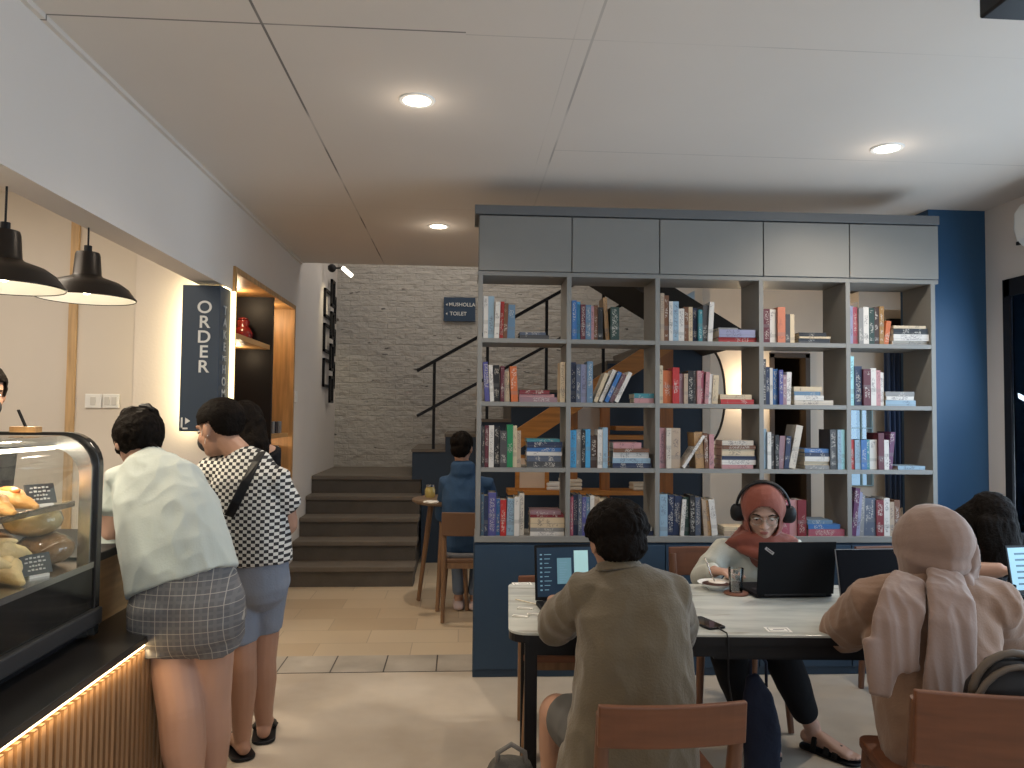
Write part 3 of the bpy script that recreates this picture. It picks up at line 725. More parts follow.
# one book-cover material per colour: blotchy printed spine, title marks
def cover(cn):
    nm = 'cover_' + cn
    if nm in MATS: return MATS[nm]
    c = C[cn]; m = mat(nm, c, .45); nt, b = nodes(m)
    lum = .3 * c[0] + .6 * c[1] + .1 * c[2]
    ink = (.60, .56, .50) if lum < .22 else (.06, .05, .07)
    tc = nt.nodes.new('ShaderNodeTexCoord'); oi = nt.nodes.new('ShaderNodeObjectInfo')
    ad = nt.nodes.new('ShaderNodeVectorMath'); ad.operation = 'MULTIPLY_ADD'; nt.links.new(oi.outputs['Random'], ad.inputs[0]); ad.inputs[1].default_value = (37, 51, 29); nt.links.new(tc.outputs['Object'], ad.inputs[2])
    n = nt.nodes.new('ShaderNodeTexNoise'); n.inputs['Scale'].default_value = 150; n.inputs['Detail'].default_value = 2; nt.links.new(ad.outputs[0], n.inputs['Vector'])
    n2 = nt.nodes.new('ShaderNodeTexNoise'); n2.inputs['Scale'].default_value = 13; n2.inputs['Detail'].default_value = 1; nt.links.new(ad.outputs[0], n2.inputs['Vector'])
    g = sepxyz(nt, 'Generated')
    mid = mth(nt, 'LESS_THAN', mth(nt, 'ABSOLUTE', mth(nt, 'SUBTRACT', g[0], .5)), .30)
    mid2 = mth(nt, 'LESS_THAN', mth(nt, 'ABSOLUTE', mth(nt, 'SUBTRACT', g[2], .52)), .42)
    ink_f = mth(nt, 'MULTIPLY', mth(nt, 'MULTIPLY', ramp(nt, n.outputs['Fac'], .50, .56), ramp(nt, n2.outputs['Fac'], .47, .52)), mth(nt, 'MULTIPLY', mid, mid2))
    band = mth(nt, 'COMPARE', g[2], mth(nt, 'ADD', mth(nt, 'MULTIPLY', oi.outputs['Random'], .4), .12), .05)
    b2 = mixc(nt, mth(nt, 'MULTIPLY', band, .6), c, tuple(x * .45 + .09 for x in c))
    nt.links.new(mixc(nt, mth(nt, 'MULTIPLY', ink_f, .55), b2, ink), b.inputs['Base Color'])
    return m
CELLN = ['leftmost', 'second', 'middle', 'fourth', 'rightmost']
ROWN = ['top', 'second', 'third', 'bottom']
ORD = ['first', 'second', 'third', 'fourth', 'fifth', 'sixth', 'seventh', 'eighth', 'ninth', 'tenth', 'eleventh', 'twelfth', 'thirteenth', 'fourteenth']
M_page = mat('book_pages', (.58, .50, .38), .85, var=.12, nscale=60)
# cells: (row, column): start x in cell, uprights [(width, height, colour, lean degrees)], stacks [(offset, [(width, thickness, colour)] top first)]
B = {
(0,0): (1, [(5,42,'white',0),(6,42,'paleblue',0),(5,36,'white',2),(4,37,'red',2),(4,35,'brown',2),(8,34,'steel',0)], [(37, [(26,3,'slate'),(29,4,'darkgrey')])]),
(0,1): (1, [(5,39,'blue',0),(4,38,'skyblue',0),(5,35,'maroon',0),(6,35,'steel',0),(3,34,'pink',0),(4,35,'brown',0),(5,33,'black',0),(4,43,'tan',-4),(9,33,'darkgreen',0)], []),
(0,2): (2, [(4,48,'beige',0),(5,46,'brown',0),(4,40,'white',0),(6,40,'paleblue',0),(6,33,'white',0),(5,35,'brown',0),(4,35,'cream',0),(5,34,'navy',0),(4,32,'teal',0),(6,37,'darkgrey',3),(5,40,'white',3)], [(61, [(20,2,'grey'),(37,8,'lavender'),(39,5,'red')])]),
(0,3): (1, [(7,34,'maroon',0),(8,34,'white',0),(8,36,'salmon',0),(5,29,'darkgrey',0),(5,29,'cream',0)], [(38, [(28,4,'black'),(32,2,'cream'),(33,5,'darkgrey')])]),
(0,4): (1, [(5,39,'lavender',0),(5,38,'rose',0),(5,37,'grey',0),(6,38,'white',0),(6,37,'darkgreen',0),(5,38,'darkbrown',0),(5,39,'gold',0),(5,24,'orange',8)], [(42, [(34,3,'cream'),(36,6,'black'),(38,7,'white'),(38,4,'offwhite')])]),
(1,0): (1, [(5,39,'violet',-4),(4,36,'white',-3),(6,36,'black',-2),(4,35,'maroon',0),(5,30,'cream',0),(7,35,'orange',-3)], [(37, [(30,4,'darkred'),(35,3,'pink'),(38,5,'mauve')]), 'END', (5,40,'cream',0)]),
(1,1): (1, [(5,40,'navy',0),(5,38,'slate',0),(6,38,'lavender',0),(6,41,'steel',0),(4,31,'cream',22),(4,35,'white',24),(4,33,'blue',25),(4,31,'mauve',26),(4,33,'white',26)], [(44, [(35,5,'teal'),(30,5,'pink')])]),
(1,2): (1, [(4,38,'cream',0),(9,33,'orange',0),(7,36,'red',0),(5,30,'mauve',0),(4,30,'beige',0),(6,33,'black',0),(3,33,'grey',0),(4,33,'pink',0),(4,33,'rose',0),(4,32,'pink',3),(4,30,'white',3),(6,29,'cream',3)], [(61, [(32,5,'cream'),(34,5,'red')])]),
(1,3): (1, [(4,46,'darkgrey',0),(4,38,'navy',0),(3,37,'white',0),(5,36,'blue',0),(4,35,'violet',0),(4,30,'mauve',0),(5,33,'white',2)], [(33, [(29,5,'cream'),(27,4,'steel'),(30,5,'white'),(40,5,'offwhite')])]),
(1,4): (0, [(6,50,'cyan',0),(8,40,'navy',0),(8,37,'maroon',0),(6,38,'white',0),(5,36,'pink',0),(4,34,'white',0)], [(38, [(30,5,'grey'),(29,4,'white'),(31,6,'paleblue')])]),
(2,0): (1, [(3,40,'darkgrey',0),(4,41,'maroon',0),(5,41,'white',0),(6,40,'black',0),(7,36,'darkgrey',0),(6,42,'green',0),(4,41,'cream',0),(4,36,'beige',0)], [(45, [(33,3,'teal'),(35,6,'navy'),(34,4,'blue'),(35,4,'white'),(34,6,'slate'),(35,6,'darkgrey')])]),
(2,1): (1, [(6,37,'skyblue',0),(5,38,'grey',0),(4,37,'black',0),(5,38,'skyblue',0),(7,32,'darkbrown',0),(5,38,'white',0),(5,40,'paleblue',0)], [(43, [(28,6,'pink'),(36,4,'brown'),(36,6,'white'),(38,5,'paleblue'),(39,5,'navy')])]),
(2,2): (1, [(7,40,'pink',0),(5,40,'offwhite',0),(10,40,'beige',0),(3,38,'white',33),(9,36,'tan',-4),(4,35,'brown',-3),(5,34,'pink',0)], [(64, [(32,5,'offwhite'),(34,4,'brown'),(33,7,'cream'),(35,4,'navy'),(35,5,'white'),(32,4,'pink')])]),
(2,3): (1, [(4,40,'paleblue',0),(4,37,'white',0),(4,35,'darkgrey',0),(4,34,'black',0),(6,33,'mauve',4),(5,33,'navy',5),(7,44,'offwhite',11)], [(41, [(25,4,'blue'),(28,4,'navy'),(28,5,'white'),(30,4,'cream'),(30,4,'grey')]), 'END', (7,40,'darkgrey',0), (4,40,'paleblue',0), (4,40,'cyan',0)]),
(2,4): (1, [(5,30,'red',0),(6,30,'paleblue',0),(6,30,'blue',0),(4,30,'teal',0),(8,30,'white',0),(6,37,'maroon',0),(5,30,'white',0),(5,38,'purple',6)], [(50, [(28,4,'paleblue')])]),
(3,0): (1, [(3,40,'steel',0),(4,39,'navy',0),(8,42,'violet',0),(4,36,'blue',0),(6,35,'red',0),(8,36,'paleblue',2),(5,38,'white',0),(5,41,'offwhite',0)], [(49, [(30,4,'mauve'),(34,3,'darkred'),(34,10,'cream'),(33,4,'grey'),(34,4,'white')])]),
(3,1): (1, [(3,38,'rose',0),(5,40,'navy',0),(4,40,'slate',0),(4,38,'violet',0),(4,38,'steel',0),(4,39,'white',0),(5,38,'beige',0),(5,36,'cream',0),(6,36,'grey',0),(6,35,'pink',0),(6,32,'cream',0)], [(54, [(28,4,'white'),(30,5,'navy')])]),
(3,2): (1, [(8,41,'paleblue',0),(6,40,'navy',3),(7,39,'navy',4),(4,36,'white',4),(6,38,'darkgreen',0),(6,40,'black',0),(6,38,'slate',0),(4,36,'beige',-4),(4,35,'tan',-5),(6,36,'white',-6)], [(66, [(28,4,'cream'),(30,5,'beige')])]),
(3,3): (1, [(6,34,'white',0),(6,36,'red',0),(7,34,'cream',0),(8,35,'rose',0),(8,36,'pink',0),(9,36,'darkred',0)], [(46, [(26,4,'steel'),(33,5,'blue'),(37,7,'rose')])]),
(3,4): (1, [(5,48,'purple',6),(4,44,'lavender',5),(5,41,'grey',3),(13,38,'slate',0),(8,36,'darkred',0),(6,38,'white',0),(5,34,'beige',0),(6,36,'brown',0)], []),
}
Mb = wmat(bc)
def add_book(center, w, h, d, cn, rotm, label, lying=False):
    """w spine width, h spine length, d depth; spine faces the room"""
    M = Mb @ Matrix.Translation(center)
    o_loc = M.to_translation(); rz = BROT
    t = .0022 if w > .012 else .0012
    cv = MB()
    if lying:
        cv.bx(-h / 2, h / 2, 0, d, 0, t); cv.bx(-h / 2, h / 2, 0, d, w - t, w); cv.bx(-h / 2, h / 2, -.001, t, 0, w)
        pg = MB().bx(-h / 2 + .003, h / 2 - .003, t, d - .004, t, w - t)
    else:
        cv.bx(-w / 2, -w / 2 + t, 0, d, 0, h); cv.bx(w / 2 - t, w / 2, 0, d, 0, h); cv.bx(-w / 2, w / 2, -.001, t, 0, h)
        pg = MB().bx(-w / 2 + t, w / 2 - t, t, d - .004, .003, h - .004)
    if rotm is not None: cv.xf(rotm); pg.xf(rotm)
    o = cv.build('book', cover(cn)); o.location = o_loc; o.rotation_euler = (0, 0, rz)
    tag(o, label, 'book', 'books in the bookcase')
    pg.build('pages', M_page, o)
rnd = random.Random(3)
def fullc(c): return FULL.get(c, c)
for (r_, c_), (x0, ups, stk) in B.items():
    zb = ZS[r_ + 1] + (.0130 if r_ < 3 else .0155)
    xl = XE[c_] + .0135; xr = XE[c_ + 1] - .0135
    x = xl + x0 * U * .4 + .002
    nU = 0
    def upright(x, bk, n):
        w, h, cn, ln = bk; w *= U * .97; h *= U; d = rnd.uniform(.125, .165); yo = rnd.uniform(.012, .04)
        a = R(ln); rm = Matrix.Rotation(a, 4, 'Y')
        # keep the lowest corner on the shelf
        lo = w / 2 * abs(math.sin(a))
        wd = w * math.cos(a)
        cx = x + w / 2 * math.cos(a) + (0 if ln >= 0 else h * math.sin(-a))
        add_book((cx, yo, zb + lo), w, h, d, cn, rm, '%s book, %s upright from the left, %s row, %s column of bookcase' % (fullc(cn), ORD[n], ROWN[r_], CELLN[c_]))
        return wd
    extra = 0
    prev = 0
    for bk in ups:
        ln = bk[3]
        if ln < 0 and prev >= 0: x += bk[1] * U * math.sin(R(-ln)) * .0
        if ln > prev and ln > 15: x += .006
        if ln < 0:
            # leaning left: its foot stays right of the previous book's top
            w = bk[0] * U * .97
            shift = bk[1] * U * math.sin(R(-ln)) if prev >= 0 else 0
            if prev > 15: shift += .05
            upright(x + shift - bk[1] * U * math.sin(R(-ln)), bk, nU); x += shift + w + .001
        else:
            x += upright(x, bk, nU) / max(.3, math.cos(R(ln)) ** 2 if ln > 15 else 1) + .0007
            if ln > 0: pass
        prev = ln; nU += 1
    lastlean = ups[-1]; xo = x + (lastlean[1] * U * math.sin(R(max(0, lastlean[3]))) if lastlean[3] > 0 else 0)
    ends = []
    if 'END' in stk:
        k = stk.index('END'); ends = stk[k + 1:]; stk = stk[:k]
    xe = xr - .002
    for bk in reversed(ends):
        xe -= bk[0] * U + .001
    xx = xe
    for bk in ends:
        upright(xx, bk, nU); xx += bk[0] * U + .001; nU += 1
    for off, books in stk:
        sx = max(xl + off * U, xo + .004); wmax = xe - .003 - sx
        z = zb
        bl = books[::-1]
        for k, (w, t, cn) in enumerate(bl):
            L = min(w * U, wmax); T = t * U * .96; d = rnd.uniform(.13, .17)
            rm = Matrix.Rotation(R(rnd.uniform(-1.5, 1.5) if L < wmax - .02 else 0), 4, 'Z')
            pos = 'topmost' if k == len(bl) - 1 else ('bottom' if k == 0 else ORD[k] + ' from bottom')
            if len(bl) == 1: pos = 'only'
            add_book((sx + L / 2 + rnd.uniform(0, .003), rnd.uniform(.02, .035), z), T, L, d, cn, rm, '%s lying book, %s in the stack, %s row, %s column' % (fullc(cn), pos, ROWN[r_], CELLN[c_]), True)
            z += T + .0004

# ------------------------------------------------------------------ COUNTER AND PASTRY CASE
ct = thing('service_counter', 'long slatted oak counter with dark ledge and a glowing strip', 'counter', (-1.25, 2.3, 0))
m_sl = wood('slat_wood', (.30, .17, .085), .5, 'Z')
m_back = mat('slat_backing', (.10, .05, .025), .7)
Y0, Y1 = .6, 3.25
MB().bx(-1.95, -1.075, Y0, Y1, 0, .70).build('carcass', m_back, ct, world=True)
n = int((Y1 - Y0) / .036)
sl = MB()
for i in range(n): y = Y0 + .036 * i; sl.bx(-1.076, -1.052, y, y + .019, .02, .70)
sl.build('slat_front', m_sl, ct, world=True)
MB().bx(-1.95, -1.04, Y0, Y1 + .01, .725, .75).build('ledge', mat('black_stone', (.02, .018, .017), .28), ct, world=True, bevel=.003)
MB().bx(-1.95, -1.085, Y0, Y1, .70, .725).build('ledge_core', m_back, ct, world=True)
MB().bx(-1.068, -1.052, Y0, Y1, .712, .722).build('led_strip', emis('led_warm', (1, .72, .36), 14), ct, world=True)
area('counter_led', (-1.045, (Y0 + Y1) / 2, .70), (-1.075, (Y0 + Y1) / 2, .30), Y1 - Y0, .01, 3, (1, .72, .38), 150)
bpy.data.objects['counter_led'].rotation_euler = (0, R(-12), R(0))
bpy.data.lights['counter_led'].size = .012; bpy.data.lights['counter_led'].size_y = Y1 - Y0
MB().bx(-1.95, -1.27, 2.66, Y1, .75, .985).build('upper_front', wood('counter_oak', (.42, .24, .10), .45, 'Y'), ct, world=True)
MB().bx(-1.98, -1.23, 2.64, Y1 + .02, .985, 1.015).build('counter_top', M_dark, ct, world=True, bevel=.003)

# curved-glass pastry case
cs = thing('pastry_case', 'glass pastry display case with black rounded end frame', 'display case', (-1.55, 1.9, .75))
XF = -1.20; CY0, CY1 = .9, 2.66
def prof_case(off, zb=.76, zt=1.43, rad=.11, back=-1.95):
    p = [(back + off, zb), (XF - off, zb)]
    for k in range(9):
        th = math.pi / 2 * k / 8; p.append((XF - off - rad * (1 - math.cos(th)), zt - off - rad + rad * math.sin(th)))
    p.append((back + off, zt - off)); return p
def frame_ring(y0, y1, o0, o1):
    a = prof_case(o0); b_ = prof_case(o1, .76 + o1, 1.43, .11 - o1 * .2); m = MB(); n = len(a)
    vs = [V((u, y0, w)) for u, w in a] + [V((u, y0, w)) for u, w in b_] + [V((u, y1, w)) for u, w in a] + [V((u, y1, w)) for u, w in b_]
    fs = []
    for i in range(n):
        j = (i + 1) % n
        fs += [(i, j, n + j, n + i), (2 * n + i, 3 * n + i, 3 * n + j, 2 * n + j), (i, 2 * n + i, 2 * n + j, j), (n + i, n + j, 3 * n + j, 3 * n + i)]
    return m.add(vs, fs)
frame_ring(CY1 - .035, CY1, 0, .045).build('end_frame', mat('case_black', (.02, .02, .02), .2), cs, world=True, bevel=.003)
frame_ring(CY1 - .06, CY1 - .036, .012, .05).build('inner_trim', M_chrome, cs, world=True)
frame_ring(CY0, CY0 + .035, 0, .045).build('end_frame', mat('case_black', (.02, .02, .02)), cs, world=True, bevel=.003)
# curved front glass
a = prof_case(.008)[1:-1]; a[0] = (XF - .008, 1.0); a.append((-1.60, 1.422)); g = MB(); n = len(a)
vs = [V((u, CY0 + .03, w)) for u, w in a] + [V((u, CY1 - .06, w)) for u, w in a]
g.add(vs, [(i, i + 1, n + i + 1, n + i) for i in range(n - 1)]); g.build('front_glass', M_caseglass, cs, world=True, smooth='all')
MB().bx(-1.93, XF - .06, CY1 - .05, CY1 - .045, 1.03, 1.38).build('end_glass', M_caseglass, cs, world=True)
MB().bx(-1.95, -1.60, CY0 + .03, CY1 - .03, 1.40, 1.43).build('top_panel', M_dark, cs, world=True)
MB().bx(-1.95, XF - .006, CY0 + .03, CY1 - .036, .85, .985).build('base_front', mat('case_gloss_black', (.012, .011, .01), .12), cs, world=True)
MB().bx(-1.95, XF - .004, CY0 + .03, CY1 - .036, .985, 1.004).build('deck_trim', M_chrome, cs, world=True)
MB().bx(-1.95, XF + .012, CY0, CY1, .795, .85).build('bottom_bar', mat('dark_steel', (.10, .10, .105), .3, .7), cs, world=True, bevel=.006)
MB().bx(-1.93, XF - .05, CY0, CY1, .75, .795).build('plinth', M_dark, cs, world=True)
MB().bx(-1.90, XF - .04, CY0 + .04, CY1 - .12, 1.20, 1.208).build('glass_shelf', M_cupglass, cs, world=True)
MB().bx(XF - .04, XF - .032, CY0 + .04, CY1 - .12, 1.195, 1.213).build('shelf_edge', M_chrome, cs, world=True)
MB().bx(-1.95, -1.93, CY0, CY1, 1.02, 1.40).build('back_panel', mat('case_back', (.5, .5, .48), .25), cs, world=True)
MB().bx(XF - .14, XF - .12, CY0 + .05, CY1 - .08, 1.375, 1.385).build('light_tube', emis('case_light', (1, .9, .72), 12), cs, world=True)
area('case_lamp', (XF - .16, 1.75, 1.37), (XF - .35, 1.75, 1.0), 1.6, .03, 16, (1, .90, .70))
m_pas = mat('baked_pastry', (.55, .29, .09), .55, var=.5, nscale=22, bump=.6, bscale=50)
m_pas2 = mat('cream_pastry', (.75, .58, .30), .6, var=.3, nscale=20, bump=.6, bscale=45)
m_bread = mat('brown_bread', (.42, .23, .10), .7, var=.4, nscale=30, bump=.7, bscale=60)
m_glz = mat('glazed_topping', (.55, .18, .05), .25, var=.6, nscale=30)
def croissant(c, rz, k, m, label, grp, sc=1.0):
    t = thing('pastry', label, 'pastry', c, rz, grp); pts = []
    mb = MB(); N = 9
    for i in range(N):
        u = -1 + 2 * i / (N - 1); r = (.036 * (1 - abs(u) ** 1.6 * .75) * (1 + .12 * (i % 2))) * sc
        pts.append(((u * .085 * sc, -.035 * sc * u * u, r * .85 + .001), r, r * .8))
    mb.loft(pts, (0, 1, 0), 14); mb.build('crust', m, t, smooth='all')
    MB().ell((0, 0, .055 * sc), (.05 * sc, .02 * sc, .012 * sc)).build('topping', m_glz if k % 2 else m_pas2, t, smooth='all')
for i in range(6):
    y = 1.78 + .115 * i
    croissant((XF - .11 - .02 * (i % 2), y, 1.209), R(70 + 15 * i), i, m_pas, ['nearest', 'second', 'third', 'fourth', 'fifth', 'furthest'][i] + ' glazed pastry on the upper glass shelf', 'pastries on the upper shelf')
for i in range(8):
    y = 1.62 + .115 * i
    croissant((XF - .11 - .07 * (i % 2), y, 1.005), R(20 * i), i, m_pas2, ['nearest', 'second', 'third', 'fourth', 'fifth', 'sixth', 'seventh', 'furthest'][i] + ' pale flaky pastry on the lower deck of the case', 'pastries on the lower deck', 1.15)
for i in range(5):
    y = 1.80 + .13 * i
    croissant((XF - .14, y, 1.058), R(60 + 40 * i), i, m_pas2, ['nearest', 'second', 'third', 'fourth', 'furthest'][i] + ' pale pastry heaped on top of the lower ones', 'heaped pastries', 1.05)
for i, (x, y, z) in enumerate(((-1.42, 2.43, 1.005), (-1.33, 2.56, 1.005), (-1.50, 2.56, 1.005), (-1.36, 2.54, 1.10))):
    t = thing('bread_loaf', ['round brown loaf in front of the stack at case end', 'round brown loaf nearest the end frame', 'round brown loaf at the back of the case end', 'pale loaf lying on top of the round loaves'][i], 'bread', (x, y, z), 0, 'loaves in the case')
    MB().ell((0, 0, .05), (.085, .075, .052)).build('crust', m_bread if i < 3 else m_pas2, t, smooth='all')
    MB().ell((0, 0, .052), (.088, .078, .054)).build('plastic_wrap', M_caseglass, t, smooth='all')
def price_tag(loc, lb, rz=R(60)):
    t = thing('price_tag', lb, 'price tag', loc, rz)
    rm = Matrix.Rotation(R(-20), 4, 'X')
    m = mat('chalk_tag', (.06, .065, .07), .6)
    MB().bx(-.045, .045, -.002, .002, .0, .062).xf(rm).build('board', m, t)
    s = MB()
    for k in range(4):
        w = [.03, .034, .022, .028][k]
        for j in range(5): 
            x = -w + 2 * w * j / 5; s.bx(x, x + w * .26, -.0035, -.002, .048 - .012 * k, .052 - .012 * k + .002 * (j % 2))
    s.xf(rm).build('chalk_writing', mat('chalk', (.6, .6, .58), .8), t)
    MB().bx(-.03, .03, -.01, .02, -.008, .0).build('foot', M_white, t)
price_tag((XF - .055, 2.38, 1.012), 'dark chalk price tag leaning before the pale pastries')
price_tag((XF - .07, 2.42, 1.217), 'dark chalk price tag on the upper glass shelf')
hd = thing('card_holder', 'small wooden card holder with a dark pen on top of the case', 'holder', (-1.36, 2.5, 1.432))
MB().bx(-.05, .03, -.02, .02, 0, .018).build('block', M_oak, hd, bevel=.002); MB().bar((-.01, 0, .015), (-.035, 0, .07), .012, .004).build('pen', M_dark, hd)

# ------------------------------------------------------------------ COMMUNAL TABLE
TZ = .75
m_top = mat('pale_marbled_tabletop', (.5, .52, .49), .26); nt, b = nodes(m_top)
f = noise_tex(nt, 2.0, 9, vscale=(1.2, 5, 1)); c_ = ramp(nt, f, .34, .62, (.40, .42, .40), (.60, .61, .57)); 
f2 = noise_tex(nt, 3.2, 6, vscale=(1, 4, 1)); c_ = mixc(nt, ramp(nt, f2, .60, .72), c_, (.34, .33, .29)); nt.links.new(c_, b.inputs['Base Color'])
tb = thing('communal_table', 'long pale-topped table with thick black rounded edge and black legs', 'table', (1.4, 2.977, 0))
def rrect(x0, x1, y0, y1, r, n=6):
    p = []
    for cx, cy, a0 in ((x1 - r, y0 + r, -90), (x1 - r, y1 - r, 0), (x0 + r, y1 - r, 90), (x0 + r, y0 + r, 180)):
        for k in range(n + 1): th = R(a0 + 90 * k / n); p.append((cx + r * math.cos(th), cy + r * math.sin(th)))
    return p
T0, T1, TY0, TY1 = .195, 2.80, 2.577, 3.377
MB().prism(rrect(T0, T1, TY0, TY1, .07), 'Z', TZ - .009, TZ).build('tabletop', m_top, tb, world=True, bevel=.002)
MB().prism(rrect(T0 + .002, T1 - .002, TY0 + .002, TY1 - .002, .07), 'Z', TZ - .036, TZ - .0092).build('edge_band', M_dark, tb, world=True)
ap = MB(); ap.bx(T0 + .06, T1 - .06, TY0 + .03, TY0 + .055, TZ - .085, TZ - .034); ap.bx(T0 + .06, T1 - .06, TY1 - .055, TY1 - .03, TZ - .085, TZ - .034); ap.bx(T0 + .06, T0 + .085, TY0 + .05, TY1 - .05, TZ - .085, TZ - .034); ap.bx(T1 - .085, T1 - .06, TY0 + .05, TY1 - .05, TZ - .085, TZ - .034)
ap.build('apron', M_dark, tb, world=True)
for x in (T0 + .08, T1 - .08):
    for y in (TY0 + .06, TY1 - .06): MB().bx(x - .022, x + .022, y - .022, y + .022, 0, TZ - .034).build('leg', M_dark, tb, world=True, bevel=.003)
q = W(760, 661, 2.90)
MB().bx(.95, 1.75, 2.74, 2.90, TZ - .135, TZ - .034).build('cable_box', M_dark, tb, world=True)
MB().ell((q.x, 2.736, TZ - .09), (.014, .006, .014)).build('button', M_white, tb, world=True, smooth='all')

tb.rotation_euler[2] = R(-3.5)

# ------------------------------------------------------------------ CHAIRS
def chair(label, loc, rz, sc=1, top=.76, railh=.155, ml=M_chairl, mr_=M_chair, cushion=None, w=.44, name='dining_chair', group=None, splay=.02):
    """faces +Y locally; backrest at -Y"""
    t = thing(name, label, 'chair', loc, rz, group)
    hw = w / 2
    MB().prism(rrect(-hw, hw, -.20, .22, .04), 'Z', .425, .455).build('seat', mr_, t, bevel=.006)
    if cushion: MB().prism(rrect(-hw + .02, hw - .02, -.18, .20, .05), 'Z', .455, .485).build('cushion', cushion, t, bevel=.01)
    for s in (-1, 1):
        MB().loft([((s * (hw - .025 + splay), .20 + splay, 0.006), .013, .013), ((s * (hw - .03), .185, .425), .020, .020)], (1, 0, 0), 12, 3, False).build('leg', ml, t, smooth=True)
        MB().loft([((s * (hw - .01), -.235, 0.006), .014, .014), ((s * (hw - .015), -.20, .44), .020, .023), ((s * (hw - .012), -.245, top - .03), .017, .020)], (1, 0, 0), 12, 3, False).build('leg', ml, t, smooth=True)
        MB().bx(s * (hw - .03) - .01, s * (hw - .03) + .01, -.18, .18, .385, .425).build('side_rail', ml, t)
    MB().bx(-hw + .03, hw - .03, .17, .19, .385, .425).build('front_rail', ml, t)
    MB().bx(-hw + .03, hw - .03, -.205, -.185, .385, .425).build('back_rail', ml, t)
    # gently curved top rail
    mb = MB(); n = 10; vs = []
    for i in range(n + 1):
        u = -1 + 2 * i / n; y = -.262 - .022 * (1 - u * u)
        for (dy, z) in ((0, top - railh), (.022, top - railh), (.010, top), (-.012, top)): vs.append(V((u * (hw + .004), y + dy, z)))
    fs = []
    for i in range(n):
        for k in range(4): k2 = (k + 1) % 4; fs.append((4 * i + k, 4 * i + k2, 4 * i + 4 + k2, 4 * i + 4 + k))
    fs += [(0, 1, 2, 3), (4 * n + 3, 4 * n + 2, 4 * n + 1, 4 * n)]
    mb.add(vs, fs).build('backrest', mr_, t, bevel=.005)
    return t
chair('reddish wooden chair behind the man in the olive shirt, lower centre', (.568, 2.30, 0), R(2), top=.735, railh=.115, w=.40)
chair('reddish wooden chair of the woman in the tan headscarf, lower right', (1.52, 2.23, 0), R(-10), top=.770, railh=.20, w=.48)
chair('reddish wooden chair of the woman with headphones, against the bookcase', (1.36, 3.80, 0), R(180), top=.80, railh=.15, w=.46)
chair('empty wooden chair with a grey cushion on the far side of the table', (.50, 3.55, 0), R(178), top=.70, railh=.10, w=.42, cushion=mat('grey_cushion', (.17, .17, .165), .85), ml=M_chairb)
chair('wooden chair of the dark-haired woman at the far right', (2.45, 3.92, 0), R(180), top=.78, w=.44)
chair('brown wooden chair with grey seat by the small round table', (.10, 5.78, 0), 0, top=.80, railh=.17, cushion=mat('grey_cushion2', (.14, .14, .15), .85), ml=M_chairb, mr_=mat('brown_rail', (.16, .08, .04), .5), w=.45)

# small round table near the stairs
rt = thing('round_table', 'small round wooden table with splayed legs beside the stairs', 'table', (-.07, 6.13, 0))
MB().lathe([(.001, .80), (.29, .80), (.31, .815), (.31, .83), (.30, .835), (.001, .835)], (0, 0, 0), 40).build('tabletop', wood('walnut_top', (.18, .12, .075), .4, 'X'), rt, smooth=True)
for a in (160, 250, 20, 300):
    d = V((math.cos(R(a)), math.sin(R(a)), 0))
    MB().loft([(d * .27 + V((0, 0, .005)), .016, .016), (d * .17 + V((0, 0, .80)), .024, .024)], (1, 0, 0), 10, 2, False).build('leg', M_chairb, rt, smooth=True)
q = WZ(430, 497, .836)
jr = thing('glass_jar', 'small amber glass jar on the round table', 'jar', (q.x, q.y, .8355))
MB().lathe([(.001, 0), (.038, 0), (.042, .02), (.042, .06), (.034, .075), (.034, .085)], (0, 0, 0), 20).build('jar_body', mat('amber_glass', (.45, .36, .12), .2), jr, smooth=True)
MB().lathe([(.001, .085), (.036, .085), (.036, .098), (.001, .098)], (0, 0, 0), 20).build('lid', M_chrome, jr, smooth=True)
q = WZ(427, 503, .836)
np_ = thing('paper_napkin', 'crumpled pale napkin in front of the amber jar', 'napkin', (q.x + .03, q.y - .03, .8355))
mb = MB(); mb.ell((0, 0, .012), (.06, .04, .012), n=12)
for i, p in enumerate(mb.v): mb.v[i] = p + V((0, 0, .008 * (noise.noise(p * 40)))) if p.z > .006 else p
mb.build('sheet', M_paper, np_)
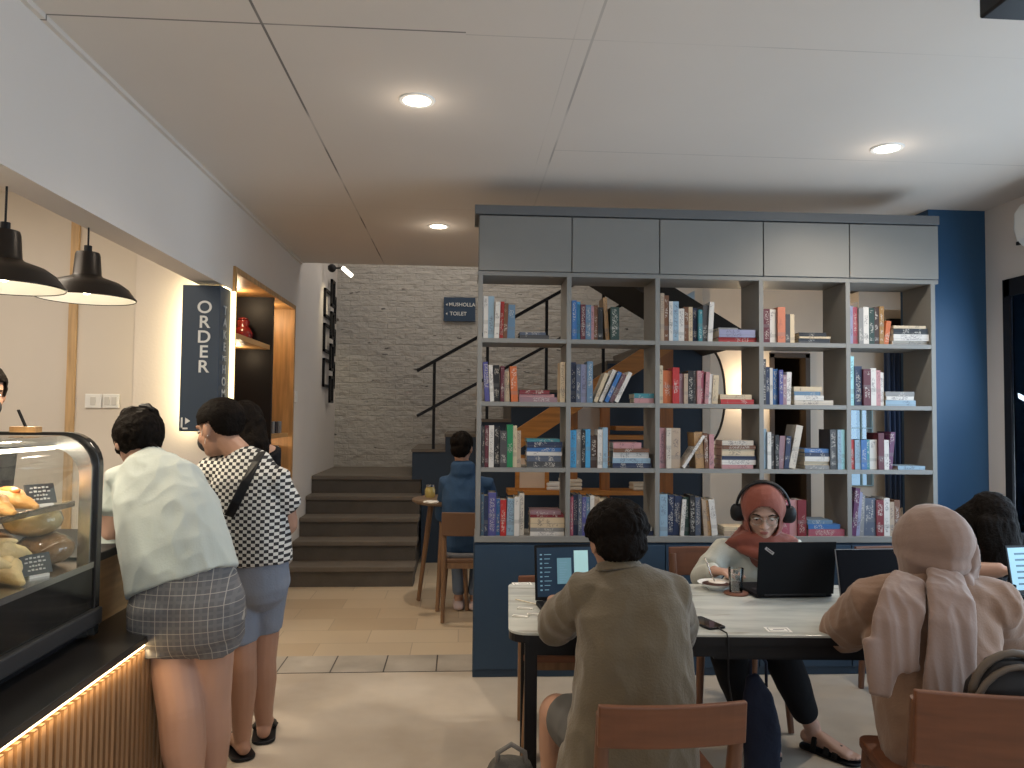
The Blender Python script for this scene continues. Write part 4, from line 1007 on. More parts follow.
# ------------------------------------------------------------------ THINGS ON THE TABLE
def laptop(label, loc, rz, w=.32, d=.225, lid_h=.215, tilt=105, body=mat('laptop_black', (.008, .009, .011), .5, spec=.1), screen='ui', bezel=M_dark, sticker=False, group=None):
    """loc = hinge centre on the table; user sits on local -Y side (screen faces -Y)"""
    t = thing('laptop', label, 'laptop', loc, rz, group)
    MB().prism(rrect(-w / 2, w / 2, -d, 0, .012), 'Z', .003, .017).build('base', body, t, bevel=.002)
    kb = MB()
    for r_ in range(5):
        for k in range(13): kb.bx(-w * .42 + k * w * .065, -w * .42 + k * w * .065 + w * .055, -.035 - r_ * .02, -.035 - r_ * .02 + .016, .017, .0185)
    kb.build('keyboard', mat('black_keys', (.02, .02, .022), .5), t)
    MB().bx(-.05, .05, -d + .012, -d + .075, .017, .0175).build('trackpad', mat('trackpad_grey', (.05, .05, .055), .35), t)
    th = R(tilt - 90)
    M = Matrix.Translation((0, 0, .017)) @ Matrix.Rotation(-th, 4, 'X')
    MB().bx(-w / 2, w / 2, 0, .007, 0, lid_h).xf(M).build('lid', body, t, bevel=.002)
    MB().bx(-w / 2 + .003, w / 2 - .003, -.0012, 0, .003, lid_h - .003).xf(M).build('bezel', bezel, t)
    MB().tube([(-w * .4, .003, .015), (w * .4, .003, .015)], .006, 8).build('hinge', M_dark, t)
    z0, z1, x0, x1 = .014, lid_h - .010, -w / 2 + .009, w / 2 - .009
    if screen == 'off':
        MB().bx(x0, x1, -.002, -.0012, z0, z1).xf(M).build('display', mat('screen_off', (.006, .006, .008), .4, spec=.04), t)
    elif screen == 'ui':
        MB().bx(x0, x1, -.002, -.0012, z0, z1).xf(M).build('display', emis('screen_dark_ui', (.006, .018, .035), 1.0), t)
        W_ = x1 - x0; H_ = z1 - z0
        p = MB(); p.bx(x0 + W_ * .52, x0 + W_ * .72, -.0026, -.002, z0 + H_ * .30, z0 + H_ * .93); p.xf(M).build('screen_window', emis('screen_pale', (.30, .48, .48), 1.0), t)
        p = MB(); p.bx(x0 + W_ * .28, x0 + W_ * .48, -.0026, -.002, z0 + H_ * .25, z0 + H_ * .78); p.xf(M).build('screen_window', emis('screen_mid', (.10, .20, .24), 1.0), t)
        p = MB()
        for k in range(9):
            p.bx(x0 + W_ * .04, x0 + W_ * (.07), -.0026, -.002, z0 + H_ * (.12 + .09 * k), z0 + H_ * (.15 + .09 * k))
            p.bx(x0 + W_ * .10, x0 + W_ * (.16 + .02 * (k % 3)), -.0026, -.002, z0 + H_ * (.13 + .09 * k), z0 + H_ * (.145 + .09 * k))
            p.bx(x0 + W_ * .31, x0 + W_ * (.38 + .02 * (k % 3)), -.0030, -.0026, z0 + H_ * (.28 + .05 * k), z0 + H_ * (.295 + .05 * k))
        p.xf(M).build('screen_icons', emis('screen_icon', (.12, .22, .28), 1.0), t)
    elif screen == 'light':
        MB().bx(x0, x1, -.002, -.0012, z0, z1).xf(M).build('display', emis('screen_light', (.26, .44, .55), .8), t)
        p = MB()
        for k in range(6): p.bx(x0 + .03, x1 - .05 - .02 * (k % 3), -.0026, -.002, z1 - .03 - .025 * k, z1 - .022 - .025 * k)
        p.xf(M).build('screen_text', emis('screen_textline', (.06, .12, .17), 1.0), t)
    if sticker:
        Ms = M @ Matrix.Translation((w / 2 - .045, .0075, lid_h - .035)) @ Matrix.Rotation(R(-35), 4, 'Y')
        MB().bx(-.022, .022, 0, .0008, -.006, .006).xf(Ms).build('logo_badge', mat('badge_silver', (.6, .6, .6), .3, .6), t)
        tmx = text_mb('ThinkPad', .0085, Ms @ Matrix.Translation((0, .0011, 0)) @ Matrix.Rotation(math.pi, 4, 'Z') @ Matrix.Rotation(math.pi / 2, 4, 'X'), .0002)
        tmx.build('badge_lettering', M_dark, t)
    return t
def onT(px, py, z=TZ): 
    q = WZ(px, py, z); return q
q = onT(567, 597); laptop('open laptop with a dark app on screen before the man in olive', (q.x + .01, 3.05, TZ), R(6), .31, .22, .215, 98)
q = onT(797, 598); laptop('black laptop seen from behind, badge on its lid, facing the headphone woman', (q.x - .01, q.y, TZ), R(182), .335, .235, .222, 97, screen='light', sticker=True)
q = onT(863, 603); laptop('thin silver-edged laptop with black screen before the tan headscarf woman', (q.x + .05, 3.0, TZ), R(3), .325, .22, .205, 102, body=mat('silver_body', (.25, .26, .28), .3, .6), screen='off', bezel=mat('screen_off', (.006, .006, .008), .4, spec=.04))
q = onT(1018, 590); laptop('laptop with a pale lit screen at the far right of the table', (q.x + .018, 3.12, TZ), R(8), .31, .21, .20, 100, screen='light')

def card(px, py, w, d, rz, label, name='card', mk=None):
    q = onT(px, py); t = thing(name, label, 'card', (q.x, q.y, TZ), rz)
    MB().bx(-w / 2, w / 2, -d / 2, d / 2, 0.0005, .0016).build('sheet', M_paper, t)
    m = MB(); m.bx(-w * .4, w * .4, -d * .36, -d * .30, .0016, .0019); m.bx(-w * .4, w * .4, d * .30, d * .36, .0016, .0019)
    m.bx(-w * .4, -w * .37, -d * .3, d * .3, .0016, .0019); m.bx(w * .37, w * .4, -d * .3, d * .3, .0016, .0019); m.bx(-w * .2, w * .25, -d * .06, d * .06, .0016, .0019)
    m.build('printed_frame', mat('print_grey', (.12, .13, .14), .7), t)
card(522, 584, .085, .055, R(5), 'small white printed card at the far left corner of the table')
card(778, 630, .085, .06, R(-6), 'small white printed card near the middle front edge of the table')
q = onT(529, 603); t = thing('wooden_stirrer', 'thin pale stirrer lying left of the open laptop', 'stirrer', (q.x, q.y, TZ + .001), R(-48)); MB().bx(-.075, .075, -.004, .004, 0, .003).build('stick', mat('pale_stick', (.65, .58, .45), .6), t, bevel=.001)
for px, py, lb in ((525, 609, 'crumpled white wrapper by the left table edge'), (535, 615, 'folded white sachet under the man left forearm'), (520, 617, 'small white torn sachet on the table corner')):
    q = onT(px, py); t = thing('paper_sachet', lb, 'sachet', (q.x, q.y, TZ), R(px))
    mb = MB(); mb.bx(-.03, .03, -.012, .012, .0005, .004); mb.bar((-.02, .0, .004), (.025, .006, .007), .01, .002); mb.build('paper', M_paper, t)
# phone with cable
q = onT(705, 624); t = thing('smartphone', 'black smartphone lying face up near the front table edge', 'phone', (q.x, q.y, TZ), R(18))
MB().prism(rrect(-.037, .037, -.075, .075, .01), 'Z', .0005, .008).build('body', M_dark, t, bevel=.001); MB().prism(rrect(-.034, .034, -.071, .071, .008), 'Z', .008, .0085).build('display', mat('phone_glass', (.008, .007, .007), .06), t)
TE = 2.605; cb = MB(); cx, cy = q.x + .02, q.y - .06
cb.tube([(cx - .005, cy + .004, TZ + .005), (cx + .005, cy - .015, TZ + .005), (cx + .012, TE + .0, TZ + .006), (cx + .014, TE - .009, TZ - .01), (cx + .014, TE - .010, .60), (cx + .05, TE - .0, .40), (cx + .06, TE + .05, .12), (cx + .10, TE + .15, .006)], .0028, 6)
tag(cb.build('charging_cable', M_dark, smooth='all'), 'black charging cable running from the phone over the table edge', 'cable')
# dessert bowl
q = onT(716, 589); t = thing('dessert_plate', 'white bowl of dark dessert with a spoon, left of the glass', 'plate', (q.x, q.y, TZ))
MB().lathe([(.001, .0005), (.035, .0005), (.04, .006), (.075, .024), (.080, .030), (.074, .028), (.04, .012), (.001, .010)], (0, 0, 0), 32).build('bowl', M_white, t, smooth=True)
MB().lathe([(.001, .018), (.058, .018), (.060, .024), (.040, .030), (.001, .032)], (0, 0, 0), 24).build('dessert', mat('chocolate_dessert', (.05, .018, .012), .4), t, smooth=True)
MB().lathe([(.001, .034), (.030, .033), (.038, .030)], (.006, .004, .0), 20).build('cream_topping', mat('cream_foam', (.75, .68, .6), .6), t, smooth=True)
MB().tube([(-.01, -.01, .036), (-.03, .0, .085), (-.045, .01, .135)], [.003, .0025, .004], 8).build('spoon', M_chrome, t, smooth='all')
# drink glass on coaster
q = onT(736, 594); t = thing('coaster', 'round brown wooden coaster under the coffee glass', 'coaster', (q.x, q.y, TZ)); MB().lathe([(.001, .0005), (.05, .0005), (.052, .004), (.05, .009), (.001, .009)], (0, 0, 0), 32).build('disc', mat('coaster_wood', (.20, .08, .05), .5), t, smooth=True)
g = thing('drinking_glass', 'tall clear glass with dark coffee at the bottom, on a coaster', 'glass', (q.x, q.y, TZ + .0095))
MB().lathe([(.001, 0), (.027, 0), (.033, .10), (.031, .10), (.025, .006), (.001, .006)], (0, 0, 0), 28).build('tumbler', M_cupglass, g, smooth=True)
MB().lathe([(.001, .0065), (.0245, .0065), (.0262, .04), (.001, .04)], (0, 0, 0), 28).build('coffee', mat('black_coffee', (.02, .008, .005), .15), g, smooth=True)
ic = MB()
for k in range(3): ic.box((.008 * math.cos(k * 2.1), .008 * math.sin(k * 2.1), .058 + .014 * k), (.016, .016, .016), Matrix.Rotation(k, 3, 'Z') @ Matrix.Rotation(.5, 3, 'X'))
ic.build('ice', M_cupglass, g)
g2q = onT(1006, 603); g = thing('drinking_glass', 'low clear water glass on the right before the lit laptop', 'glass', (g2q.x, g2q.y, TZ + .0005))
MB().lathe([(.001, 0), (.032, 0), (.038, .075), (.036, .075), (.030, .008), (.001, .008)], (0, 0, 0), 28).build('tumbler', M_cupglass, g, smooth=True)
MB().lathe([(.001, .009), (.030, .009), (.033, .045), (.001, .045)], (0, 0, 0), 28).build('water', M_cupglass, g, smooth=True)
q = onT(1002, 590); t = thing('wooden_tray', 'small pale wooden board behind the water glass at right', 'tray', (q.x - .05, q.y + .06, TZ), R(-8)); MB().prism(rrect(-.10, .10, -.04, .04, .015), 'Z', .0005, .014).build('board', wood('tray_wood', (.45, .26, .13), .5, 'X'), t, bevel=.003)
q = onT(1018, 629); t = thing('wooden_tray', 'brown wooden board at the near right end of the table', 'tray', (q.x + .05, q.y, TZ), R(4)); MB().prism(rrect(-.12, .12, -.04, .04, .015), 'Z', .0005, .016).build('board', wood('tray_wood2', (.16, .09, .06), .5, 'X'), t, bevel=.003)

# ------------------------------------------------------------------ BAGS
m_camo = mat('patterned_grey_canvas', (.065, .06, .052), .85, var=.6, nscale=30, bump=.4, bscale=120)
q = W(511, 768, 2.3)
bp_ = thing('backpack', 'dark patterned backpack on the floor at the bottom edge', 'backpack', (q.x, 2.3, 0))
mb = MB(); mb.loft([((0, 0, .012), .13, .09), ((0, 0, .15), .145, .10), ((0, .01, .36), .12, .085), ((0, .015, .44), .070, .050)], (1, 0, 0), 20, 2.6, True)
o = organic('body', mb.xf(Matrix.Translation(bp_.location)), m_camo, bp_, .01, 3, .005, 14)
MB().loft([((0, -.095, .05), .09, .035), ((0, -.10, .20), .09, .035)], (1, 0, 0), 16, 3).build('front_pocket', m_camo, bp_, smooth='all')
hd = MB(); hd.tube([(-.045, 0, .44), (-.04, -.005, .50), (0, -.008, .525), (.04, -.005, .50), (.045, 0, .44)], .008, 8); hd.build('handle', mat('grey_webbing', (.13, .12, .11), .8), bp_, smooth='all')
MB().tube([(-.10, -.06, .36), (-.05, -.085, .39), (.05, -.085, .39), (.10, -.06, .36)], .004, 6).build('zip', M_chrome, bp_)
# black bag hanging on the right chair
m_bag = mat('black_leatherette', (.014, .012, .012), .5, spec=.25)
m_bagb = mat('brown_bag_trim', (.09, .065, .045), .6)
q = W(1008, 690, 2.06)
bg_ = thing('shoulder_bag', 'dark rounded shoulder bag with tan trim hanging over the right chair back', 'bag', (q.x, 2.06, .675))
mb = MB(); mb.loft([((0, .0, -.14), .11, .045), ((0, .0, -.02), .135, .055), ((0, .0, .09), .12, .05), ((0, .0, .145), .07, .03)], (1, 0, 0), 20, 2.5)
organic('body', mb.xf(Matrix.Translation(bg_.location)), m_bag, bg_, .008, 3, 0)
pts = [V((.137 * math.cos(R(a)), -.045, .0 + .15 * math.sin(R(a)))) for a in range(0, 181, 15)]
MB().tube(pts, .009, 8).build('piping', m_bagb, bg_, smooth='all')
MB().tube([V((.12 * math.cos(R(a)), -.02, .06 + .12 * math.sin(R(a)))) for a in range(0, 181, 15)], .011, 8).build('strap', m_bagb, bg_, smooth='all')
MB().loft([((0, -.055, -.10), .09, .018), ((0, -.06, .03), .10, .018)], (1, 0, 0), 16, 3).build('front_pocket', m_bag, bg_, smooth='all')
# navy bag under the table
q = W(762, 745, 3.14)
nb = thing('tote_bag', 'dark navy bag standing under the table between the legs', 'bag', (q.x - .0, 3.14, 0), R(6))
m_nb = mat('navy_canvas', (.012, .018, .045), .8, bump=.3, bscale=60)
mb = MB(); mb.loft([((0, 0, .02), .075, .045), ((0, 0, .2), .075, .05), ((-.02, 0, .34), .065, .03), ((-.04, 0, .42), .03, .018)], (1, 0, 0), 20, 3)
organic('body', mb.xf(wmat(nb)), m_nb, nb, .01, 2, .006, 10)
MB().tube([(-.05, 0, .42), (-.05, 0, .50), (-.02, 0, .53), (.02, 0, .48), (.02, 0, .38)], .007, 8).build('handle', m_nb, nb, smooth='all')

# ------------------------------------------------------------------ PEOPLE
def basis(fwd, up=(0, 0, 1)):
    f = V(fwd).normalized(); u = V(up); s = f.cross(u).normalized(); u = s.cross(f)
    return Matrix((s, f, u)).transposed()      # columns: right, forward, up
def head_shapes(mb, c, B3, sc=1.0, ears=True):
    """skull, jaw, nose, brow, lips, ears. c centre of skull"""
    c = V(c); P = lambda x, y, z: c + B3 @ V((x, y, z)) * sc
    e = lambda p, r: mb.ell(P(*p), tuple(k * sc for k in r), B3)
    e((0, -.012, .022), (.076, .094, .088)); e((0, .018, -.035), (.062, .068, .078)); e((0, .050, -.082), (.036, .034, .028))
    e((-.030, .052, -.030), (.028, .028, .030)); e((.030, .052, -.030), (.028, .028, .030))
    e((0, .074, .022), (.050, .016, .014))
    mb.loft([(P(0, .080, .010), .008 * sc, .008 * sc), (P(0, .098, -.018), .010 * sc, .010 * sc), (P(0, .104, -.030), .013 * sc, .011 * sc)], B3 @ V((1, 0, 0)), 10)
    e((-.011, .090, -.033), (.008, .009, .007)); e((.011, .090, -.033), (.008, .009, .007))
    e((0, .079, -.056), (.022, .012, .007)); e((0, .077, -.064), (.018, .012, .007))
    if ears:
        for s in (-1, 1):
            e((s * .077, -.008, -.012), (.009, .020, .031)); e((s * .074, .002, -.030), (.008, .010, .014))
def face_parts(t, c, B3, sc=1.0):
    c = V(c); P = lambda x, y, z: c + B3 @ V((x, y, z)) * sc
    for s in (-1, 1):
        e = MB().ell(P(s * .031, .0735, .002), (.0120 * sc, .010 * sc, .0048 * sc), B3).build('eye', M_eyew, t, world=True, smooth='all')
        MB().ell(P(s * .031, .0820, -.001), (.0050 * sc, .003 * sc, .0042 * sc), B3).build('iris', M_iris, e, smooth='all', world=True)
        MB().tube([P(s * .016, .090, .020), P(s * .032, .088, .025), P(s * .047, .078, .021)], [.002 * sc, .0030 * sc, .0016 * sc], 8).build('eyebrow', M_hair, t, world=True, smooth='all')
    mb = MB(); mb.ell(P(0, .0905, -.0565), (.019 * sc, .004 * sc, .0045 * sc), B3); mb.ell(P(0, .0885, -.0635), (.016 * sc, .004 * sc, .0045 * sc), B3); mb.build('lips', M_lips, t, world=True, smooth='all')
def hand_shapes(mb, w, d, n, curl=25, thumb=1, sc=1.0, spread=6):
    """w wrist, d direction of the fingers, n palm-down normal (towards back of hand); thumb=+1/-1 side"""
    w = V(w); d = V(d).normalized(); n = V(n); n = (n - d * n.dot(d)).normalized(); s = d.cross(n) * thumb
    L = .19 * sc; pl = .095 * sc
    mb.loft([(w - d * .01, .027 * sc, .020 * sc), (w + d * .03 * sc, .036 * sc, .017 * sc), (w + d * pl, .040 * sc, .014 * sc)], s, 14, 2.4)
    for i, (o, ln) in enumerate(((.030, .070), (.010, .080), (-.010, .075), (-.029, .058))):
        b0 = w + d * pl * .93 + s * o * sc; a = R(curl); dd = (d + s * math.tan(R(spread * (1.4 - i)))).normalized(); pts = [b0]
        for k, f in enumerate((.45, .32, .26)):
            ang = a * (k + 1) * .8
            pts.append(pts[-1] + (dd * math.cos(ang) - n * math.sin(ang)) * ln * f * sc)
        mb.loft([(p, r * sc, r * sc) for p, r in zip(pts, (.0096, .009, .0082, .0072))], s, 10)
    b0 = w + d * .028 * sc + s * .030 * sc; dt = (d * .75 + s * .75 - n * .25).normalized()
    p1 = b0 + dt * .035 * sc; p2 = p1 + (d * .9 + s * .25 - n * .2).normalized() * .032 * sc; p3 = p2 + (d - n * .3).normalized() * .024 * sc
    mb.loft([(b0, .014 * sc, .014 * sc), (p1, .0115 * sc, .0115 * sc), (p2, .010 * sc, .010 * sc), (p3, .008 * sc, .008 * sc)], s, 10)
def foot_shapes(mb, an, d, sc=1.0, h=0.0):
    """ankle point, toe direction (horizontal)"""
    an = V(an); d = V(d).normalized(); z = h
    heel = V((an.x, an.y, z + .035)) - d * .03
    mb.loft([(heel, .030, .030), (V((an.x, an.y, z + .042)) + d * .05, .036, .036), (V((an.x, an.y, z + .028)) + d * .12, .042, .024), (V((an.x, an.y, z + .020)) + d * .17, .040, .016)], d.cross(V((0, 0, 1))), 14)
    sd = d.cross(V((0, 0, 1)))
    for i, (o, l) in enumerate(((-.028, .205), (-.012, .215), (.002, .21), (.016, .20), (.029, .188))):
        r = .013 if i == 0 else .0095
        mb.tube([V((an.x, an.y, z + .016)) + d * .155 + sd * o, V((an.x, an.y, z + .013)) + d * l + sd * o], [r, r * .9], 8, True)
    mb.tube([an + V((0, 0, .02)), V((an.x, an.y, z + .045)) + d * .01], [.036, .036], 12, True)

class P_: pass
def body(t, J, skin=M_skin, hands=None, feet=None, voxel=.006, ears=True, arm=(.048, .038, .026), leg=(.085, .058, .038), torso=True, hsc=1.0, bareleg=False):
    mb = MB(); K = J.get('slim', .86)
    pel, ch, nk = V(J['pel']), V(J['ch']), V(J['nk'])
    sh = V(J['sr']) - V(J['sl']); sd = sh.normalized()
    if torso:
        mb.loft([(pel, .155 * K, .105 * K), (pel.lerp(ch, .5), .125 * K, .095 * K), (ch, .15 * K, .105 * K), (ch.lerp(nk, .75), .09 * K, .07 * K)], sd, 20)
        for s in ('sl', 'sr'): mb.loft([(ch.lerp(nk, .45), .06, .06), (V(J[s]), .046, .046)], (0, 0, 1), 12)
    hd = V(J['hd']); B3 = basis(J['face'], J.get('up', (0, 0, 1)))
    mb.tube([ch.lerp(nk, .8), nk, hd + B3 @ V((0, -.02, -.05))], [.065, .054, .052], 14, True)
    head_shapes(mb, hd, B3, hsc, ears)
    for s in 'lr':
        a, b_, c_ = V(J['s' + s]), V(J['e' + s]), V(J['w' + s])
        mb.loft([(a, arm[0], arm[0]), (a.lerp(b_, .5), arm[0] * .95, arm[0] * .95), (b_, arm[1], arm[1])], (0, 0, 1), 14)
        mb.loft([(b_, arm[1], arm[1]), (b_.lerp(c_, .3), arm[1] * 1.02, arm[1] * 1.02), (c_, arm[2], arm[2] * .9)], (0, 0, 1), 14)
        if hands and s in hands:
            h = hands[s]; hand_shapes(mb, c_, h[0], h[1], h[2], h[3])
        k, an = V(J['k' + s]), V(J['a' + s]); hp = V(J['h' + s])
        mb.loft([(hp, leg[0], leg[0]), (hp.lerp(k, .5), leg[0] * .88, leg[0] * .88), (k, leg[1], leg[1])], sd, 16)
        mb.loft([(k, leg[1], leg[1]), (k.lerp(an, .32) + V(J.get('calf', (0, 0, 0))), leg[1] * .98, leg[1] * .98), (k.lerp(an, .75), leg[2] * 1.05, leg[2] * 1.05), (an, leg[2] * .9, leg[2] * .9)], sd, 16)
        if feet: foot_shapes(mb, an, feet[s], h=J.get('fz', .012))
    o = organic('body', mb, skin, t, voxel, 3)
    face_parts(t, hd, B3, hsc)
    return o, B3
def short_hair(t, hd, B3, r=(.088, .104, .098), c=(0, -.020, .030), tuft=.008, low=None, hl=-.02, m=M_hair, fr=.055):
    hd = V(hd); mb = MB(); mb.ell(hd + B3 @ V(c), r, B3, 24)
    if low: mb.ell(hd + B3 @ V((0, -.055, -.030)), low, B3, 20)
    Bi = B3.inverted()
    def cut(p):
        q = Bi @ (p - hd); return (q.y > fr and q.z < .055) or (q.y > -.005 and q.z < hl + .01 and abs(q.x) > .0) or q.z < -.095
    o = organic('hair', mb, m, t, .006, 1, tuft, 26, cut, .004); return o

# clothes fabrics
m_mint = mat('pale_mint_linen', (.44, .49, .47), .85, var=.05, bump=.15, bscale=160, sheen=.2)
m_plaid = mat('grey_plaid', (.17, .165, .17), .85); nt, b = nodes(m_plaid); g_ = sepxyz(nt)
ln = mth(nt, 'MAXIMUM', line_mask(nt, g_[0], .042, 0, .0026), line_mask(nt, g_[2], .042, 0, .0026)); l2 = mth(nt, 'MAXIMUM', line_mask(nt, g_[0], .042, .02, .010), line_mask(nt, g_[2], .042, .02, .010))
base = mixc(nt, mth(nt, 'MULTIPLY', l2, .4), (.125, .125, .135), (.20, .20, .205)); nt.links.new(mixc(nt, mth(nt, 'MULTIPLY', ln, .75), base, (.42, .40, .36)), b.inputs['Base Color'])
m_check = mat('black_white_check', (.6, .6, .58), .8); nt, b = nodes(m_check)
tc = nt.nodes.new('ShaderNodeTexCoord'); mp = nt.nodes.new('ShaderNodeMapping'); mp.inputs['Scale'].default_value = (58, .001, 72); mp.inputs['Location'].default_value = (.3, .5, .2); nt.links.new(tc.outputs['Object'], mp.inputs[0])
ck = nt.nodes.new('ShaderNodeTexChecker'); ck.inputs['Scale'].default_value = 1; ck.inputs['Color1'].default_value = (.015, .015, .018, 1); ck.inputs['Color2'].default_value = (.62, .61, .58, 1)
nt.links.new(mp.outputs[0], ck.inputs[0]); nt.links.new(ck.outputs[0], b.inputs['Base Color'])
m_grshort = mat('blue_grey_cotton', (.19, .215, .27), .85, var=.08, bump=.2, bscale=120)
m_olive = mat('olive_linen', (.118, .092, .057), .85, var=.08, nscale=8, bump=.25, bscale=140, sheen=.25)
m_tan = mat('tan_cotton', (.235, .140, .092), .85, var=.06, bump=.15, bscale=140, sheen=.2)
m_tanscarf = mat('taupe_scarf', (.25, .165, .130), .8, var=.05, bump=.1, bscale=120, sheen=.3)
m_rust = mat('rust_scarf', (.215, .052, .031), .8, var=.06, bump=.12, bscale=120, sheen=.2)
m_cream = mat('cream_blouse', (.50, .51, .46), .8, var=.05, bump=.15, bscale=140)
m_blk = mat('black_fabric', (.010, .010, .012), .9, var=.1, spec=.2)
m_hood = mat('blue_hoodie', (.022, .062, .135), .9, var=.12, bump=.2, bscale=100)
m_shorts = mat('dark_grey_cotton', (.09, .085, .08), .9)

# ---- woman in mint shirt leaning on the counter
t = thing('person', 'person in pale mint shirt and grey plaid shorts bending over the counter', 'person', (-.93, 2.78, 0))
hpx = W(190, 600, 2.78)
J = dict(pel=W(188, 592, 2.80), ch=W(160, 490, 2.95), nk=W(146, 458, 3.02), hd=W(138, 440, 3.06), face=(-.55, .70, -.40),
         sl=W(120, 484, 2.98), sr=W(186, 488, 2.92), el=W(112, 535, 2.95), er=W(165, 520, 3.12), wl=W(116, 560, 3.12), wr=W(150, 540, 3.22),
         hl=W(165, 610, 2.82), hr=W(214, 606, 2.80), kl=W(181, 712, 2.74), kr=W(209, 700, 2.86), al=(0, 0, 0), ar=(0, 0, 0))
a1 = W(190, 820, 2.74); a2 = W(207, 812, 2.90)
J['al'] = V((a1.x, 2.74, .09)); J['ar'] = V((a2.x + .02, 2.90, .09))
body(t, J, M_skinp, dict(l=((-.5, .8, -.1), (0, 0, 1), 12, 1), r=((-.6, .7, -.1), (0, 0, 1), 12, -1)), dict(l=(-.1, 1, 0), r=(.1, 1, 0)), leg=(.088, .076, .046), arm=(.052, .042, .03))
sh = MB(); sd = (1, -.15, 0)
sh.loft([(W(184, 582, 2.80), .196, .150), (W(178, 555, 2.82), .186, .150), (W(169, 520, 2.88), .182, .145), (W(157, 490, 2.94), .165, .125), (W(147, 468, 2.99), .105, .085), (W(146, 458, 3.02), .07, .06)], sd, 24, 2.3, False)
sh.loft([(J['ch'].lerp(J['nk'], .3), .09, .09), (J['sl'], .072, .072), (J['sl'].lerp(J['el'], .55), .075, .075), (J['el'], .072, .072), (J['wl'], .046, .046)], (0, 0, 1), 16)
sh.loft([(J['ch'].lerp(J['nk'], .3), .09, .09), (J['sr'], .084, .084), (J['sr'].lerp(J['er'], .55), .076, .076), (J['er'], .066, .066), (J['er'].lerp(J['wr'], .75), .050, .050)], (0, 0, 1), 16)
organic('shirt', sh, m_mint, t, .007, 3, .010, 8, zs=.7)
so = MB()
so.loft([(W(186, 578, 2.80), .172, .135), (W(187, 600, 2.80), .196, .158), (W(188, 622, 2.80), .197, .156)], (1, 0, 0), 24, 2.3, True)
for s, kx in (('l', (164, 655, 2.79)), ('r', (213, 640, 2.84))):
    so.loft([(J['h' + s], .104, .122), (W(*kx), .104, .126)], (1, 0, 0), 20, 2.2, False)
organic('shorts', so, m_plaid, t, .008, 3, .004, 9)
hb = MB(); H0 = J['hd']; B3 = basis(J['face'])
hb.ell(H0 + B3 @ V((0, -.022, .022)), (.092, .108, .098), B3, 20); hb.ell(H0 + B3 @ V((.02, -.07, .075)), (.045, .04, .035), B3)
hb.ell(H0 + B3 @ V((-.03, -.05, .085)), (.04, .045, .03), B3); hb.ell(H0 + V((-.055, .02, -.02)), (.04, .05, .07)); 
hb.tube([H0 + V((.05, -.05, .0)), H0 + V((.085, -.07, -.03)), H0 + V((.11, -.08, -.04))], [.03, .018, .006], 8, True)
Bi = B3.inverted(); organic('hair', hb, M_hair, t, .006, 1, .006, 40, lambda p: (Bi @ (p - H0)).y > .05 and (Bi @ (p - H0)).z < .05, .003)
MB().tube([H0 + B3 @ V((.0, -.075, .11)), H0 + B3 @ V((.02, -.10, .10)), H0 + B3 @ V((.03, -.115, .08))], [.010, .012, .006], 8, True).build('hair_clip', M_dark, t, world=True, smooth='all')
for s in 'lr': 
    d_ = V((-.1 if s == 'l' else .1, 1, 0)); a = J['a' + s]
    MB().prism([(a.x + d_.x * 0 + x, a.y + y) for x, y in rrect(-.045, .045, -.05, .21, .04)], 'Z', .002, .014).build('sandal', M_dark, t, world=True)

# ---- man in checked shirt
t = thing('person', 'person in black and white checked shirt, grey shorts and slippers at the counter', 'person', (-.93, 3.38, 0))
Ym = 3.38
J = dict(pel=W(250, 560, 3.40), ch=W(247, 485, 3.40), nk=W(238, 452, 3.42), hd=W(219, 428, 3.44), face=(-.87, .46, -.25),
         sl=W(213, 470, 3.48), sr=W(279, 484, 3.36), el=W(212, 520, 3.62), er=W(288, 525, 3.42), wl=W(196, 530, 3.74), wr=W(262, 528, 3.66),
         hl=W(236, 575, 3.38), hr=W(268, 575, 3.46), kl=W(241, 664, 3.36), kr=W(261, 660, 3.50), al=V((-.935, 3.45, .09)), ar=V((-.885, 3.62, .09)))
body(t, J, M_skin, dict(l=((-.8, .5, 0), (0, 0, 1), 15, 1), r=((-.9, .3, -.1), (0, 0, 1), 15, -1)), dict(l=(-.25, -.97, 0), r=(.1, -1, 0)) if False else dict(l=(-.5, .86, 0), r=(-.2, .98, 0)), leg=(.082, .066, .043), arm=(.052, .043, .029), hsc=1.08)
sh = MB(); sd = (1, -.35, 0)
sh.loft([(W(251, 562, 3.40), .180, .135), (W(250, 530, 3.40), .176, .140), (W(248, 500, 3.40), .178, .132), (W(247, 480, 3.40), .165, .115), (W(243, 462, 3.41), .115, .085), (W(239, 453, 3.42), .065, .06)], sd, 24, 2.3, False)
sh.loft([(J['ch'].lerp(J['nk'], .4), .08, .08), (J['sr'], .075, .075), (J['sr'].lerp(J['er'], .42), .074, .080)], (0, 0, 1), 16)
sh.loft([(J['ch'].lerp(J['nk'], .4), .08, .08), (J['sl'], .070, .070), (J['sl'].lerp(J['el'], .65), .070, .074)], (0, 0, 1), 16)
organic('shirt', sh, m_check, t, .008, 3, .004, 9)
so = MB(); so.loft([(W(251, 556, 3.40), .155, .125), (W(251, 585, 3.41), .165, .138)], (1, -.3, 0), 24, 2.3, True)
so.loft([(J['hl'], .095, .105), (W(238, 642, 3.37), .080, .100)], (1, 0, 0), 20, 2.2, False); so.loft([(J['hr'], .090, .105), (W(265, 628, 3.49), .074, .095)], (1, 0, 0), 20, 2.2, False)
organic('shorts', so, m_grshort, t, .008, 3, .005, 9)
B3 = basis(J['face']); H0 = J['hd']; Bi = B3.inverted()
